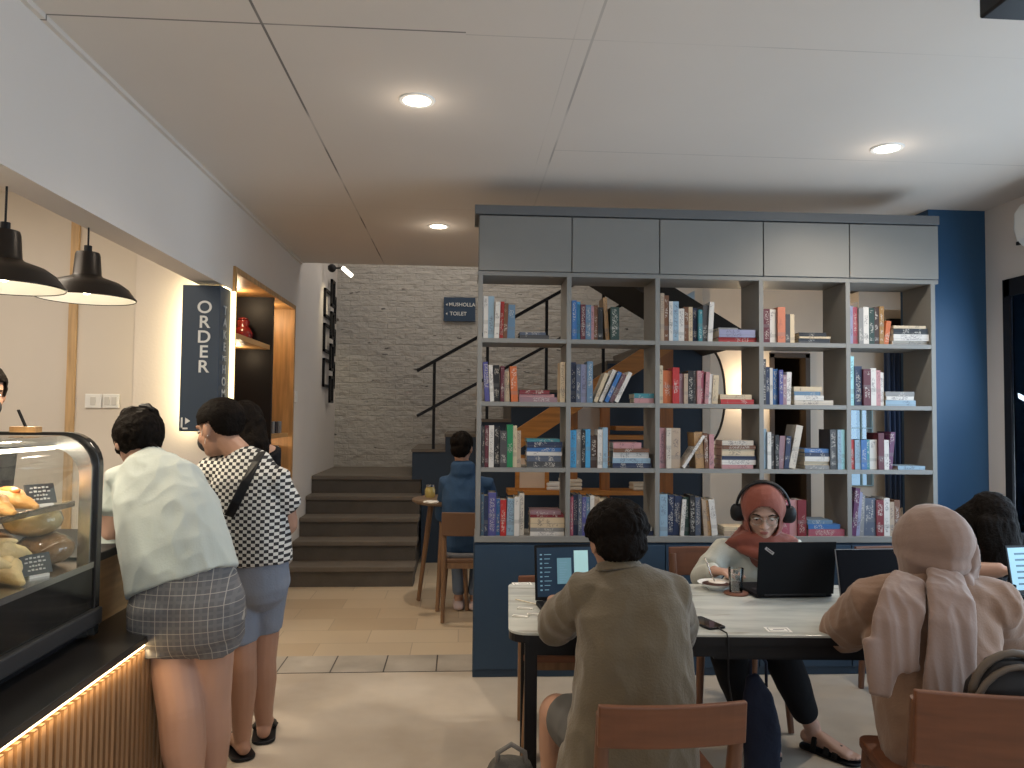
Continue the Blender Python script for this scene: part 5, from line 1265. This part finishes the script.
hb = MB(); hb.ell(H0 + B3 @ V((0, -.020, .038)), (.096, .114, .094), B3, 20); hb.ell(H0 + B3 @ V((0, -.055, .012)), (.082, .068, .070), B3)
organic('hair', hb, M_hair, t, .005, 1, .0025, 70, lambda p: ((Bi @ (p - H0)).y > .045 and (Bi @ (p - H0)).z < .062) or ((Bi @ (p - H0)).y > -.035 and (Bi @ (p - H0)).z < .018) or (Bi @ (p - H0)).z < -.06, .003)
tm_ = W(238, 455, 3.40)
stp = MB(); pts = [W(262, 452, 3.31), W(256, 462, 3.26), W(246, 482, 3.235), W(236, 502, 3.235), W(229, 516, 3.26)]
stp.loft([(p, .020, .004) for p in pts], (1, 0, .4), 10, 4, False); stp.build('bag_strap', M_dark, t, world=True)
fm = thing('face_mask', 'black face mask worn by the person in the checked shirt', 'mask', H0 + B3 @ V((0, .08, -.05)))
mk = MB(); mk.ell(H0 + B3 @ V((0, .056, -.046)), (.054, .064, .052), B3, 20)
organic('mask_cup', mk, mat('black_mask', (.02, .02, .024), .8), fm, .005, 2, 0, 9, lambda p: (Bi @ (p - H0)).y < .040, .002)
lo = MB()
for s in (-1, 1): lo.tube([H0 + B3 @ V((s * .050, .06, -.03)), H0 + B3 @ V((s * .078, .02, -.005)), H0 + B3 @ V((s * .090, -.02, .01))], .0015, 6); lo.tube([H0 + B3 @ V((s * .048, .05, -.07)), H0 + B3 @ V((s * .078, .01, -.045)), H0 + B3 @ V((s * .090, -.02, -.035))], .0015, 6)
lo.build('ear_loop', M_white, fm, world=True, smooth='all')
for s, d_ in (('l', V((-.5, .86, 0))), ('r', V((-.2, .98, 0)))):
    a = J['a' + s]; d_.normalize(); Mx = Matrix.Translation((a.x, a.y, 0)) @ Matrix.Rotation(math.atan2(d_.y, d_.x) - math.pi / 2, 4, 'Z')
    so_ = MB().prism(rrect(-.052, .052, -.06, .225, .045), 'Z', .002, .016).xf(Mx).build('slipper', M_dark, t, world=True, bevel=.004)
    MB().loft([((-.055, .11, .02), .03, .006), ((0, .12, .062), .035, .006), ((.055, .11, .02), .03, .006)], (0, 1, 0), 10, 3, False).xf(Mx).build('slipper_strap', M_dark, so_, world=True, smooth='all')

# ---- person hidden behind the man, only dark hair shows
t = thing('person', 'dark-haired person standing mostly hidden behind the checked shirt', 'person', (-1.07, 3.95, 0))
J = dict(pel=(-1.06, 3.95, .90), ch=(-1.07, 3.95, 1.22), nk=(-1.07, 3.95, 1.36), hd=W(243, 424, 3.95), face=(-.5, .86, -.1),
         sl=(-1.20, 4.0, 1.30), sr=(-.96, 3.9, 1.30), el=(-1.22, 4.1, 1.05), er=(-.98, 4.05, 1.05), wl=(-1.2, 4.2, 1.0), wr=(-1.05, 4.2, 1.0),
         hl=(-1.13, 3.95, .88), hr=(-1.0, 3.95, .88), kl=(-1.13, 3.95, .48), kr=(-1.02, 3.95, .48), al=(-1.13, 3.95, .09), ar=(-1.03, 3.95, .09))
body(t, J, M_skin, dict(l=((-.2, 1, 0), (0, 0, 1), 15, 1), r=((-.2, 1, 0), (0, 0, 1), 15, -1)), dict(l=(0, 1, 0), r=(0, 1, 0)), leg=(.07, .05, .034), voxel=.007)
cl = MB(); cl.loft([((-1.06, 3.95, .52), .105, .08), ((-1.06, 3.95, .9), .11, .09), ((-1.07, 3.95, 1.2), .125, .09), ((-1.07, 3.95, 1.32), .10, .06)], (1, 0, 0), 20, 2.2)
for s in 'lr': cl.loft([(V((-1.07, 3.95, 1.30)), .07, .07), (V(J['s' + s]), .066, .066), (V(J['e' + s]), .055, .055), (V(J['w' + s]), .035, .035)], (0, 0, 1), 12)
organic('dress', cl, m_blk, t, .009, 2)
H0 = J['hd']; hb = MB(); hb.ell(H0 + V((.01, -.02, .02)), (.098, .105, .10)); hb.loft([(H0 + V((.05, -.06, .0)), .075, .05), (H0 + V((.08, -.09, -.10)), .075, .05), (H0 + V((.09, -.09, -.28)), .06, .035)], (1, 0, 0), 16)
organic('hair', hb, M_hair, t, .007, 1, .008, 22)

# ---- barista, mostly outside the frame
t = thing('person', 'masked person behind the pastry case, cut off by the left edge', 'person', (-2.08, 3.25, 0))
J = dict(pel=(-2.10, 3.3, .92), ch=(-2.10, 3.3, 1.25), nk=(-2.10, 3.3, 1.42), hd=W(-17, 393, 3.28), face=(.75, -.66, -.15),
         sl=(-1.99, 3.46, 1.36), sr=(-2.22, 3.14, 1.36), el=(-1.98, 3.42, 1.08), er=(-2.22, 3.1, 1.08), wl=(-2.02, 3.2, 1.05), wr=(-2.2, 3.0, 1.05),
         hl=(-2.05, 3.36, .88), hr=(-2.15, 3.24, .88), kl=(-2.04, 3.35, .48), kr=(-2.15, 3.23, .48), al=(-2.04, 3.36, .09), ar=(-2.15, 3.24, .09))
J['hd'] = V((J['hd'].x, J['hd'].y, J['hd'].z))
body(t, J, M_skin, dict(l=((0, -1, 0), (0, 0, 1), 15, -1), r=((0, -1, 0), (0, 0, 1), 15, 1)), dict(l=(.7, -.7, 0), r=(.7, -.7, 0)), voxel=.007)
cl = MB(); cl.loft([((-2.1, 3.3, .75), .17, .12), ((-2.1, 3.3, 1.0), .16, .12), ((-2.1, 3.3, 1.28), .18, .12), ((-2.1, 3.3, 1.42), .08, .06)], (.57, .82, 0), 20, 2.2)
for s in 'lr': cl.loft([(V(J['s' + s]), .06, .06), (V(J['e' + s]), .05, .05)], (0, 0, 1), 12)
organic('shirt', cl, m_blk, t, .009, 2)
pt = MB()
for s in 'lr': pt.loft([(V(J['h' + s]), .09, .09), (V(J['k' + s]), .07, .07), (V(J['a' + s]) + V((0, 0, .02)), .055, .055)], (1, 0, 0), 14)
organic('trousers', pt, m_blk, t, .009, 2)
B3 = basis(J['face']); short_hair(t, J['hd'], B3)
fm = thing('face_mask', 'black face mask of the person at the left edge', 'mask', J['hd'] + B3 @ V((0, .08, -.05)))
H0 = J['hd']; Bi2 = B3.inverted(); mk = MB(); mk.ell(H0 + B3 @ V((0, .058, -.050)), (.052, .052, .048), B3, 20)
organic('mask_cup', mk, mat('black_mask', (.02, .02, .024), .8), fm, .005, 2, 0, 9, lambda p: (Bi2 @ (p - H0)).y < .045, .002)

# ---- man in olive shirt, seated
t = thing('person', 'seated person in olive shirt with short dark hair typing at the left laptop', 'person', (.50, 2.38, 0))
J = dict(pel=(.50, 2.34, .53), ch=W(628, 615, 2.36), nk=W(619, 568, 2.40), hd=W(615, 540, 2.43), face=(-.16, .95, -.26),
         sl=W(584, 596, 2.40), sr=W(668, 600, 2.36), el=W(556, 627, 2.56), er=W(674, 640, 2.58), wl=W(557, 603, 2.84), wr=W(640, 602, 2.90),
         hl=(.40, 2.40, .52), hr=(.62, 2.40, .52), kl=(.30, 2.66, .56), kr=(.66, 2.84, .54), al=(.30, 2.62, .10), ar=(.68, 2.92, .10), fz=.02)
J['kl'] = V((.335, 2.60, .50)); J['al'] = V((.34, 2.66, .10))
body(t, J, M_skin, dict(l=((.15, 1, -.05), (0, 0, 1), 22, 1), r=((-.35, .95, -.05), (0, 0, 1), 22, -1)), dict(l=(-.1, 1, 0), r=(.1, 1, 0)), leg=(.082, .060, .040))
sh = MB(); sd = (1, -.06, 0)
sh.loft([((.505, 2.30, .30), .235, .14), ((.51, 2.30, .42), .215, .15), ((.53, 2.32, .60), .185, .145), (W(634, 640, 2.34), .168, .138), (W(631, 612, 2.36), .172, .125), (W(626, 592, 2.38), .150, .10), (W(620, 572, 2.40), .08, .075)], sd, 26, 2.4, False)
sh.loft([(J['ch'].lerp(J['nk'], .5), .09, .09), (J['sl'], .075, .075), (J['sl'].lerp(J['el'], .6), .068, .072), (J['el'], .062, .062), (J['el'].lerp(J['wl'], .72), .050, .048)], (0, 0, 1), 18)
sh.loft([(J['ch'].lerp(J['nk'], .5), .09, .09), (J['sr'], .080, .080), (J['sr'].lerp(J['er'], .6), .075, .080), (J['er'], .062, .066), (J['er'].lerp(J['wr'], .55), .055, .052)], (0, 0, 1), 18)
o = organic('shirt', sh, m_olive, t, .007, 3, .012, 9, zs=.6)
cl = MB(); cl.loft([(W(619, 572, 2.395), .085, .078), (W(618, 562, 2.405), .068, .066)], (1, 0, 0), 20, 2, False)
organic('collar', cl, m_olive, t, .006, 2)
so = MB()
for s in 'lr': so.loft([(V(J['h' + s]), .098, .095), (V(J['h' + s]).lerp(V(J['k' + s]), .50), .082, .085)], (1, 0, 0), 18)
so.ell((.50, 2.36, .52), (.19, .15, .10)); organic('shorts', so, m_shorts, t, .008, 3, .003)
B3 = basis(J['face']); H0 = J['hd']; Bi = B3.inverted(); B3a, H0a, Bia = B3.copy(), H0.copy(), Bi.copy()
hb = MB(); hb.ell(H0 + B3 @ V((0, -.024, .042)), (.098, .108, .088), B3, 24); hb.ell(H0 + B3 @ V((0, -.052, -.012)), (.084, .070, .072), B3)
hb.ell(H0 + B3 @ V((-.07, -.02, .03)), (.035, .05, .04), B3); hb.ell(H0 + B3 @ V((.075, -.02, .035)), (.035, .05, .04), B3)
organic('hair', hb, M_hair, t, .005, 1, .007, 38, lambda p: ((Bia @ (p - H0a)).y > .06 and (Bia @ (p - H0a)).z < .05) or ((Bia @ (p - H0a)).y > -.02 and (Bia @ (p - H0a)).z < .010) or (Bia @ (p - H0a)).z < -.075, .004)
for s in 'lr':
    a = V(J['a' + s]); MB().loft([((a.x, a.y - .05, .028), .036, .024), ((a.x, a.y + .06, .035), .046, .032), ((a.x, a.y + .20, .024), .044, .020)], (1, 0, 0), 16, 2.6).build('shoe', M_dark, t, world=True, smooth='all')

# ---- woman in tan with taupe headscarf
t = thing('person', 'seated person from behind in tan top and taupe headscarf with hanging ends', 'person', (1.42, 2.35, 0))
J = dict(pel=(1.50, 2.36, .53), ch=W(930, 620, 2.38), nk=W(928, 585, 2.42), hd=W(929, 548, 2.47), face=(-.10, .95, -.25),
         sl=W(870, 603, 2.42), sr=W(994, 604, 2.38), el=W(841, 632, 2.62), er=W(1014, 652, 2.55), wl=W(866, 606, 2.86), wr=W(960, 615, 2.84),
         hl=(1.46, 2.40, .52), hr=(1.62, 2.40, .52), kl=(1.66, 2.78, .53), kr=(1.84, 2.80, .53), al=(1.66, 2.60, .10), ar=(1.84, 2.62, .10), fz=.02)
body(t, J, M_skinp, dict(l=((.4, .9, -.05), (0, 0, 1), 20, 1), r=((-.2, 1, -.05), (0, 0, 1), 20, -1)), dict(l=(0, 1, 0), r=(0, 1, 0)), leg=(.085, .06, .04), ears=False, arm=(.038, .034, .026))
sh = MB(); sd = (1, -.05, 0)
sh.loft([((1.51, 2.30, .40), .165, .145), ((1.49, 2.32, .55), .170, .145), (W(932, 690, 2.34), .180, .140), (W(930, 650, 2.36), .198, .135), (W(932, 620, 2.38), .205, .115), (W(931, 598, 2.40), .17, .095), (W(929, 583, 2.42), .09, .075)], sd, 26, 2.4, False)
sh.loft([(J['ch'].lerp(J['nk'], .7), .09, .09), (J['ch'].lerp(J['nk'], .5).lerp(J['sl'], .6), .085, .085), (J['sl'], .080, .080), (J['sl'].lerp(J['el'], .6), .080, .080), (J['el'], .070, .075), (J['el'].lerp(J['wl'], .8), .05, .05)], (0, 0, 1), 18)
sh.loft([(J['ch'].lerp(J['nk'], .7), .09, .09), (J['ch'].lerp(J['nk'], .5).lerp(J['sr'], .6), .088, .088), (J['sr'], .084, .084), (J['sr'].lerp(J['er'], .6), .080, .080), (J['er'], .068, .072), (J['er'].lerp(J['wr'], .8), .05, .05)], (0, 0, 1), 18)
organic('top', sh, m_tan, t, .007, 3, .011, 9, zs=.6)
so = MB()
for s in 'lr': so.loft([(V(J['h' + s]), .10, .095), (V(J['k' + s]), .078, .078)], (1, 0, 0), 18); so.loft([(V(J['k' + s]), .078, .078), (V(J['a' + s]) + V((0, 0, .03)), .060, .060)], (1, 0, 0), 18)
so.ell((1.52, 2.38, .52), (.170, .15, .10)); organic('skirt', so, m_tan, t, .009, 3, .004)
B3 = basis(J['face']); H0 = J['hd']
hj = MB(); hj.ell(H0 + B3 @ V((0, -.026, .020)), (.118, .136, .122), B3, 24); hj.loft([(H0 + V((0, -.03, -.02)), .118, .118), (H0 + V((0, -.015, -.085)), .100, .100), (H0 + V((.0, -.01, -.125)), .105, .095)], (1, 0, 0), 22, 2, True)
Bib = B3.inverted(); H0b = H0.copy()
organic('headscarf', hj, m_tanscarf, t, .006, 3, .007, 7, lambda p: (Bib @ (p - H0b)).y > .075 and abs((Bib @ (p - H0b)).x) < .055 and -.10 < (Bib @ (p - H0b)).z < .06, .004)
fo = MB(); fo.loft([(H0 + V((0, -.012, -.10)), .100, .092), (H0 + V((.004, -.010, -.145)), .140, .105), (H0 + V((.006, -.008, -.185)), .185, .118), (H0 + V((.008, -.012, -.205)), .175, .105)], (1, 0, 0), 26, 2.2)
# diagonal wraps round the back of the neck
fo.loft([(H0 + V((-.105, -.02, -.105)), .018, .028), (H0 + V((-.05, -.115, -.115)), .018, .030), (H0 + V((.05, -.125, -.095)), .018, .032), (H0 + V((.105, -.045, -.06)), .012, .028)], (0, 1, 0), 12)
fo.loft([(H0 + V((.0, -.06, .118)), .006, .02), (H0 + V((.05, -.125, .05)), .008, .03), (H0 + V((.08, -.115, -.04)), .008, .03), (H0 + V((.09, -.07, -.10)), .010, .03)], (0, 1, 0), 12)
organic('scarf_wrap', fo, m_tanscarf, t, .006, 5, .006, 13)
tl_ = MB(); tl_.loft([(W(908, 580, 2.33), .050, .022), (W(903, 600, 2.245), .070, .016), (W(897, 625, 2.215), .080, .014), (W(895, 660, 2.205), .082, .013), (W(896, 672, 2.205), .082, .012)], (1, .1, 0), 20, 2.6)
tl_.loft([(W(880, 640, 2.205), .055, .012), (W(882, 675, 2.20), .048, .013), (W(880, 694, 2.195), .035, .010)], (1, .1, 0), 16, 2.6)
organic('scarf_end', tl_, m_tanscarf, t, .005, 6, .006, 16, zs=.12)
tr_ = MB(); tr_.loft([(W(945, 575, 2.34), .055, .022), (W(952, 596, 2.25), .075, .016), (W(953, 625, 2.21), .082, .014), (W(950, 670, 2.195), .086, .013), (W(948, 708, 2.185), .086, .012)], (1, .1, 0), 20, 2.6)
organic('scarf_end', tr_, m_tanscarf, t, .005, 6, .006, 16, zs=.12)
for s in 'lr':
    a = V(J['a' + s]); MB().loft([((a.x, a.y - .05, .028), .036, .024), ((a.x, a.y + .06, .035), .044, .032), ((a.x, a.y + .19, .024), .042, .020)], (1, 0, 0), 16, 2.6).build('shoe', M_dark, t, world=True, smooth='all')

# ---- woman with headphones facing us
t = thing('person', 'seated person in rust headscarf, cream blouse and glasses behind a black laptop', 'person', (1.38, 3.72, 0))
J = dict(pel=(1.38, 3.78, .54), ch=W(757, 564, 3.70), nk=W(760, 541, 3.64), hd=W(763, 511, 3.58), face=(-.30, -.90, -.34),
         sl=W(797, 553, 3.65), sr=W(722, 553, 3.67), el=W(806, 582, 3.50), er=W(703, 578, 3.60), wl=W(775, 581, 3.33), wr=W(715, 571, 3.44),
         hl=(1.46, 3.72, .52), hr=(1.28, 3.72, .52), kl=W(780, 652, 3.32), kr=W(728, 655, 3.30), al=W(812, 732, 3.42), ar=W(748, 722, 3.50), fz=.015)
J['al'].z = .09; J['ar'].z = .09
body(t, J, M_skinp, dict(l=((-.3, -.9, 0), (0, 0, 1), 8, 1), r=((.3, -.9, .12), (0, 0, 1), 12, -1)), dict(l=(.55, -.8, 0), r=(.2, -1, 0)), leg=(.078, .056, .036), ears=False, voxel=.005, hsc=1.1)
bl_ = MB(); bl_.loft([((1.38, 3.78, .50), .175, .13), (W(757, 590, 3.74), .165, .125), (W(757, 564, 3.70), .190, .115), (W(758, 550, 3.67), .165, .095), (W(759, 541, 3.65), .08, .07)], (1, 0, 0), 24, 2.3, False)
bl_.loft([(J['ch'].lerp(J['nk'], .4), .08, .08), (J['sl'], .07, .07), (J['sl'].lerp(J['el'], .6), .07, .07), (J['el'], .058, .058), (J['el'].lerp(J['wl'], .8), .045, .04)], (0, 0, 1), 16)
bl_.loft([(J['ch'].lerp(J['nk'], .4), .08, .08), (J['sr'], .07, .07), (J['sr'].lerp(J['er'], .6), .07, .07), (J['er'], .058, .058), (J['er'].lerp(J['wr'], .8), .045, .04)], (0, 0, 1), 16)
organic('blouse', bl_, m_cream, t, .007, 3, .006, 9)
tr_ = MB()
for s in 'lr': tr_.loft([(V(J['h' + s]), .095, .09), (V(J['k' + s]), .080, .080)], (1, 0, 0), 18); tr_.loft([(V(J['k' + s]), .080, .080), (V(J['k' + s]).lerp(V(J['a' + s]), .4), .075, .075), (V(J['k' + s]).lerp(V(J['a' + s]), .78), .058, .058)], (1, 0, 0), 18)
tr_.ell((1.37, 3.74, .52), (.17, .14, .10)); organic('trousers', tr_, m_blk, t, .008, 3, .003)
B3 = basis(J['face']); H0 = J['hd']; Bic = B3.inverted(); H0c = H0.copy()
hj = MB(); hj.ell(H0 + B3 @ V((0, -.014, .022)), (.106, .122, .122), B3, 28); hj.ell(H0 + B3 @ V((0, -.004, -.060)), (.096, .104, .085), B3, 24)
def cutf(p):
    q = Bic @ (p - H0c); return q.y > .03 and (q.x / .070) ** 2 + ((q.z + .022) / .090) ** 2 < 1
organic('headscarf', hj, m_rust, t, .005, 3, .0035, 12, cutf, .005)
sc_ = MB()
def ringpts(c, rx, ry, dz, n=14, tilt=0):
    return [c + V((rx * math.cos(2 * math.pi * k / n), ry * math.sin(2 * math.pi * k / n), dz * -math.sin(2 * math.pi * k / n) * -1)) for k in range(n + 1)]
nc = J['nk'] + V((0, .0, -.005))
sc_.loft([(p, .030, .034) for p in ringpts(nc + V((0, -.01, .03)), .078, .082, .03)], (0, 0, 1), 12, 2, True)
sc_.loft([(p, .028, .040) for p in ringpts(nc + V((0, -.01, -.005)), .105, .095, .04)], (0, 0, 1), 12, 2, True)
sc_.loft([(nc + V((0, .02, .03)), .10, .09), (nc + V((0, .01, .015)), .150, .105), (nc + V((0, .0, -.008)), .190, .112), (nc + V((0, -.015, -.022)), .165, .118), (nc + V((0, -.04, -.065)), .07, .085)], (1, 0, 0), 24, 2.2, True)
organic('scarf_folds', sc_, m_rust, t, .006, 10, .006, 14, zs=.5)
gl = thing('eyeglasses', 'thin wire-framed glasses on the person with headphones', 'glasses', H0 + B3 @ V((0, .09, .0)))
gm = MB(); Pg = lambda x, y, z: H0 + B3 @ V((x, y, z))
for s in (-1, 1):
    pts = [Pg(s * .033 + .024 * math.cos(2 * math.pi * k / 20), .106 - .10 * abs(s * .033 + .024 * math.cos(2 * math.pi * k / 20)) * .3, -.002 + .020 * math.sin(2 * math.pi * k / 20)) for k in range(21)]
    gm.tube(pts, .0016, 6)
    gm.tube([Pg(s * .057, .090, .004), Pg(s * .078, .04, .004), Pg(s * .082, -.01, .0)], .0016, 6)
gm.tube([Pg(-.010, .107, .002), Pg(.010, .107, .002)], .0016, 6)
gm.build('frame', mat('gold_wire', (.45, .36, .28), .3, .8), gl, world=True, smooth='all')
for s in (-1, 1):
    MB().ell(Pg(s * .033, .104, -.002), (.023, .0012, .019), B3).build('lens', M_glass, gl, world=True, smooth='all')
hp = thing('headphones', 'black over-ear headphones worn over the rust headscarf', 'headphones', H0 + B3 @ V((0, 0, .12)))
pts = [Pg(.122 * math.cos(R(a)), -.005, .01 + .142 * math.sin(R(a))) for a in range(0, 181, 12)]
MB().loft([(p, .014, .006) for p in pts], B3 @ V((0, 1, 0)), 10, 3, True).build('headband', M_matblack, hp, world=True, smooth='all')
for s in (-1, 1):
    cpm = MB(); cpm.loft([(Pg(s * .102, 0, -.012), .034, .044), (Pg(s * .124, 0, -.012), .034, .044)], B3 @ V((0, 1, 0)), 20, 2, True); e = cpm.build('ear_cup', M_matblack, hp, world=True, smooth='all')
    MB().loft([(Pg(s * .130, 0, -.012), .022, .028), (Pg(s * .138, 0, -.012), .018, .024)], B3 @ V((0, 1, 0)), 16, 2, True).build('cup_cap', M_dark, e, world=True, smooth='all')
for s, d_ in (('l', V((.55, -.8, 0))), ('r', V((.2, -1, 0)))):
    a = J['a' + s]; d_.normalize(); Mx = Matrix.Translation((a.x, a.y, 0)) @ Matrix.Rotation(math.atan2(d_.y, d_.x) - math.pi / 2, 4, 'Z')
    so_ = MB().prism(rrect(-.046, .046, -.055, .225, .042), 'Z', .001, .014).xf(Mx).build('sandal', M_dark, t, world=True, bevel=.004)
    for yy, zz in ((.13, .055), (.03, .085)) if s == 'r' else ((.13, .06), (.09, .07), (.03, .085)):
        MB().loft([((-.048, yy, .015), .014, .004), ((-.03, yy, zz * .8), .014, .004), ((0, yy, zz), .014, .004), ((.03, yy, zz * .8), .014, .004), ((.048, yy, .015), .014, .004)], (0, 1, 0), 10, 3, False).xf(Mx).build('sandal_strap', M_dark, so_, world=True, smooth='all')

# ---- dark-haired woman at far right
t = thing('person', 'dark-haired person in black leaning over the right end of the table', 'person', (2.42, 3.85, 0))
J = dict(pel=(2.45, 3.92, .54), ch=W(972, 560, 3.80), nk=W(982, 533, 3.66), hd=W(992, 522, 3.52), face=(.15, -.68, -.72),
         sl=W(1025, 545, 3.68), sr=W(955, 552, 3.72), el=W(1045, 580, 3.5), er=W(948, 572, 3.52), wl=W(1040, 585, 3.36), wr=W(1000, 570, 3.38),
         hl=(2.54, 3.86, .52), hr=(2.36, 3.86, .52), kl=(2.55, 3.45, .53), kr=(2.34, 3.45, .53), al=(2.55, 3.55, .10), ar=(2.34, 3.55, .10), fz=.02)
body(t, J, M_skinp, dict(l=((-.2, -.9, 0), (0, 0, 1), 10, 1), r=((.8, -.4, 0), (0, 0, 1), 10, -1)), dict(l=(0, -1, 0), r=(0, -1, 0)), leg=(.08, .058, .038), voxel=.0065, arm=(.052, .046, .034))
bl_ = MB(); bl_.loft([((2.45, 3.92, .48), .18, .13), (W(972, 590, 3.86), .165, .125), (W(972, 562, 3.80), .18, .12), (W(978, 542, 3.70), .15, .09)], (1, 0, 0), 22, 2.3)
for s in 'lr': bl_.loft([(J['ch'].lerp(J['nk'], .5), .08, .08), (J['s' + s], .068, .068), (J['s' + s].lerp(J['e' + s], .7), .062, .062)], (0, 0, 1), 14)
organic('shirt', bl_, m_blk, t, .008, 3, .005)
tr_ = MB()
for s in 'lr': tr_.loft([(V(J['h' + s]), .095, .09), (V(J['k' + s]), .078, .078)], (1, 0, 0), 18); tr_.loft([(V(J['k' + s]), .078, .078), (V(J['a' + s]) + V((0, 0, .02)), .058, .058)], (1, 0, 0), 18)
tr_.ell((2.45, 3.88, .52), (.17, .14, .10)); organic('trousers', tr_, m_blk, t, .009, 2)
H0 = J['hd']; hb = MB(); B3r = basis(J['face']); hb.ell(H0 + B3r @ V((0, -.028, .026)), (.094, .112, .104), B3r, 24); hb.ell(H0 + V((.0, .02, .015)), (.105, .12, .102)); hb.loft([(H0 + V((-.01, .03, .02)), .10, .09), (H0 + V((-.10, .06, -.055)), .105, .07), (H0 + V((-.19, .10, -.15)), .08, .06)], (0, 0, 1), 18)
hb.loft([(H0 + V((-.02, -.06, .0)), .10, .06), (H0 + V((-.02, -.085, -.09)), .10, .05), (H0 + V((-.02, -.08, -.22)), .075, .03)], (1, 0, 0), 18)
organic('hair', hb, M_hair, t, .007, 2, .006, 45, zs=.12)
for s in 'lr':
    a = V(J['a' + s]); MB().loft([((a.x, a.y + .05, .028), .036, .024), ((a.x, a.y - .06, .035), .044, .032), ((a.x, a.y - .19, .024), .042, .020)], (1, 0, 0), 16, 2.6).build('shoe', M_dark, t, world=True, smooth='all')

# ---- child in blue hoodie near the stairs
t = thing('person', 'person in blue hoodie seen from behind at the round table by the stairs', 'person', (.06, 5.80, 0))
J = dict(pel=(.06, 5.76, .56), ch=W(464, 500, 5.80), nk=W(463, 468, 5.84), hd=W(462, 448, 5.88), face=(.25, .93, -.28),
         sl=W(447, 482, 5.84), sr=W(487, 484, 5.84), el=W(442, 515, 5.95), er=W(495, 515, 5.95), wl=W(449, 496, 6.08), wr=W(482, 497, 6.10),
         hl=(-.01, 5.80, .55), hr=(.15, 5.80, .55), kl=(-.01, 6.12, .54), kr=(.17, 6.12, .54), al=(-.02, 5.98, .12), ar=(.12, 5.95, .12), fz=.03)
J['al'] = V((-.0, 5.96, .12)); J['ar'] = V((.12, 5.94, .12))
body(t, J, M_skin, dict(l=((.2, 1, 0), (0, 0, 1), 20, 1), r=((-.2, 1, 0), (0, 0, 1), 20, -1)), dict(l=(0, 1, 0), r=(0, 1, 0)), leg=(.07, .05, .035), arm=(.042, .034, .024), voxel=.007)
sh = MB(); sh.loft([((.06, 5.76, .52), .175, .12), (W(464, 525, 5.79), .165, .12), (W(464, 500, 5.80), .170, .11), (W(464, 480, 5.83), .15, .09), (W(463, 468, 5.84), .08, .07)], (1, 0, 0), 22, 2.3)
for s in 'lr': sh.loft([(J['ch'].lerp(J['nk'], .5), .08, .08), (J['s' + s], .065, .065), (J['e' + s], .060, .060), (J['w' + s], .040, .040)], (0, 0, 1), 14)
sh.loft([(W(463, 474, 5.79), .10, .055), (W(463, 466, 5.80), .095, .05)], (1, 0, 0), 18)
organic('hoodie', sh, m_hood, t, .009, 3, .007, 9)
tr_ = MB()
for s in 'lr': tr_.loft([(V(J['h' + s]), .085, .085), (V(J['k' + s]), .07, .07)], (1, 0, 0), 16); tr_.loft([(V(J['k' + s]), .07, .07), (V(J['a' + s]) + V((0, 0, .02)), .05, .05)], (1, 0, 0), 16)
organic('trousers', tr_, mat('pale_denim', (.13, .17, .24), .8), t, .009, 2)
B3 = basis(J['face']); short_hair(t, J['hd'], B3, tuft=.008, low=(.075, .06, .06), hl=0.0)
for s in 'lr':
    a = V(J['a' + s]); MB().loft([((a.x, a.y - .06, .04), .040, .034), ((a.x, a.y + .04, .045), .046, .038), ((a.x, a.y + .17, .028), .044, .024)], (1, 0, 0), 16, 2.6).build('shoe', mat('white_sneaker', (.55, .45, .45), .6), t, world=True, smooth='all')
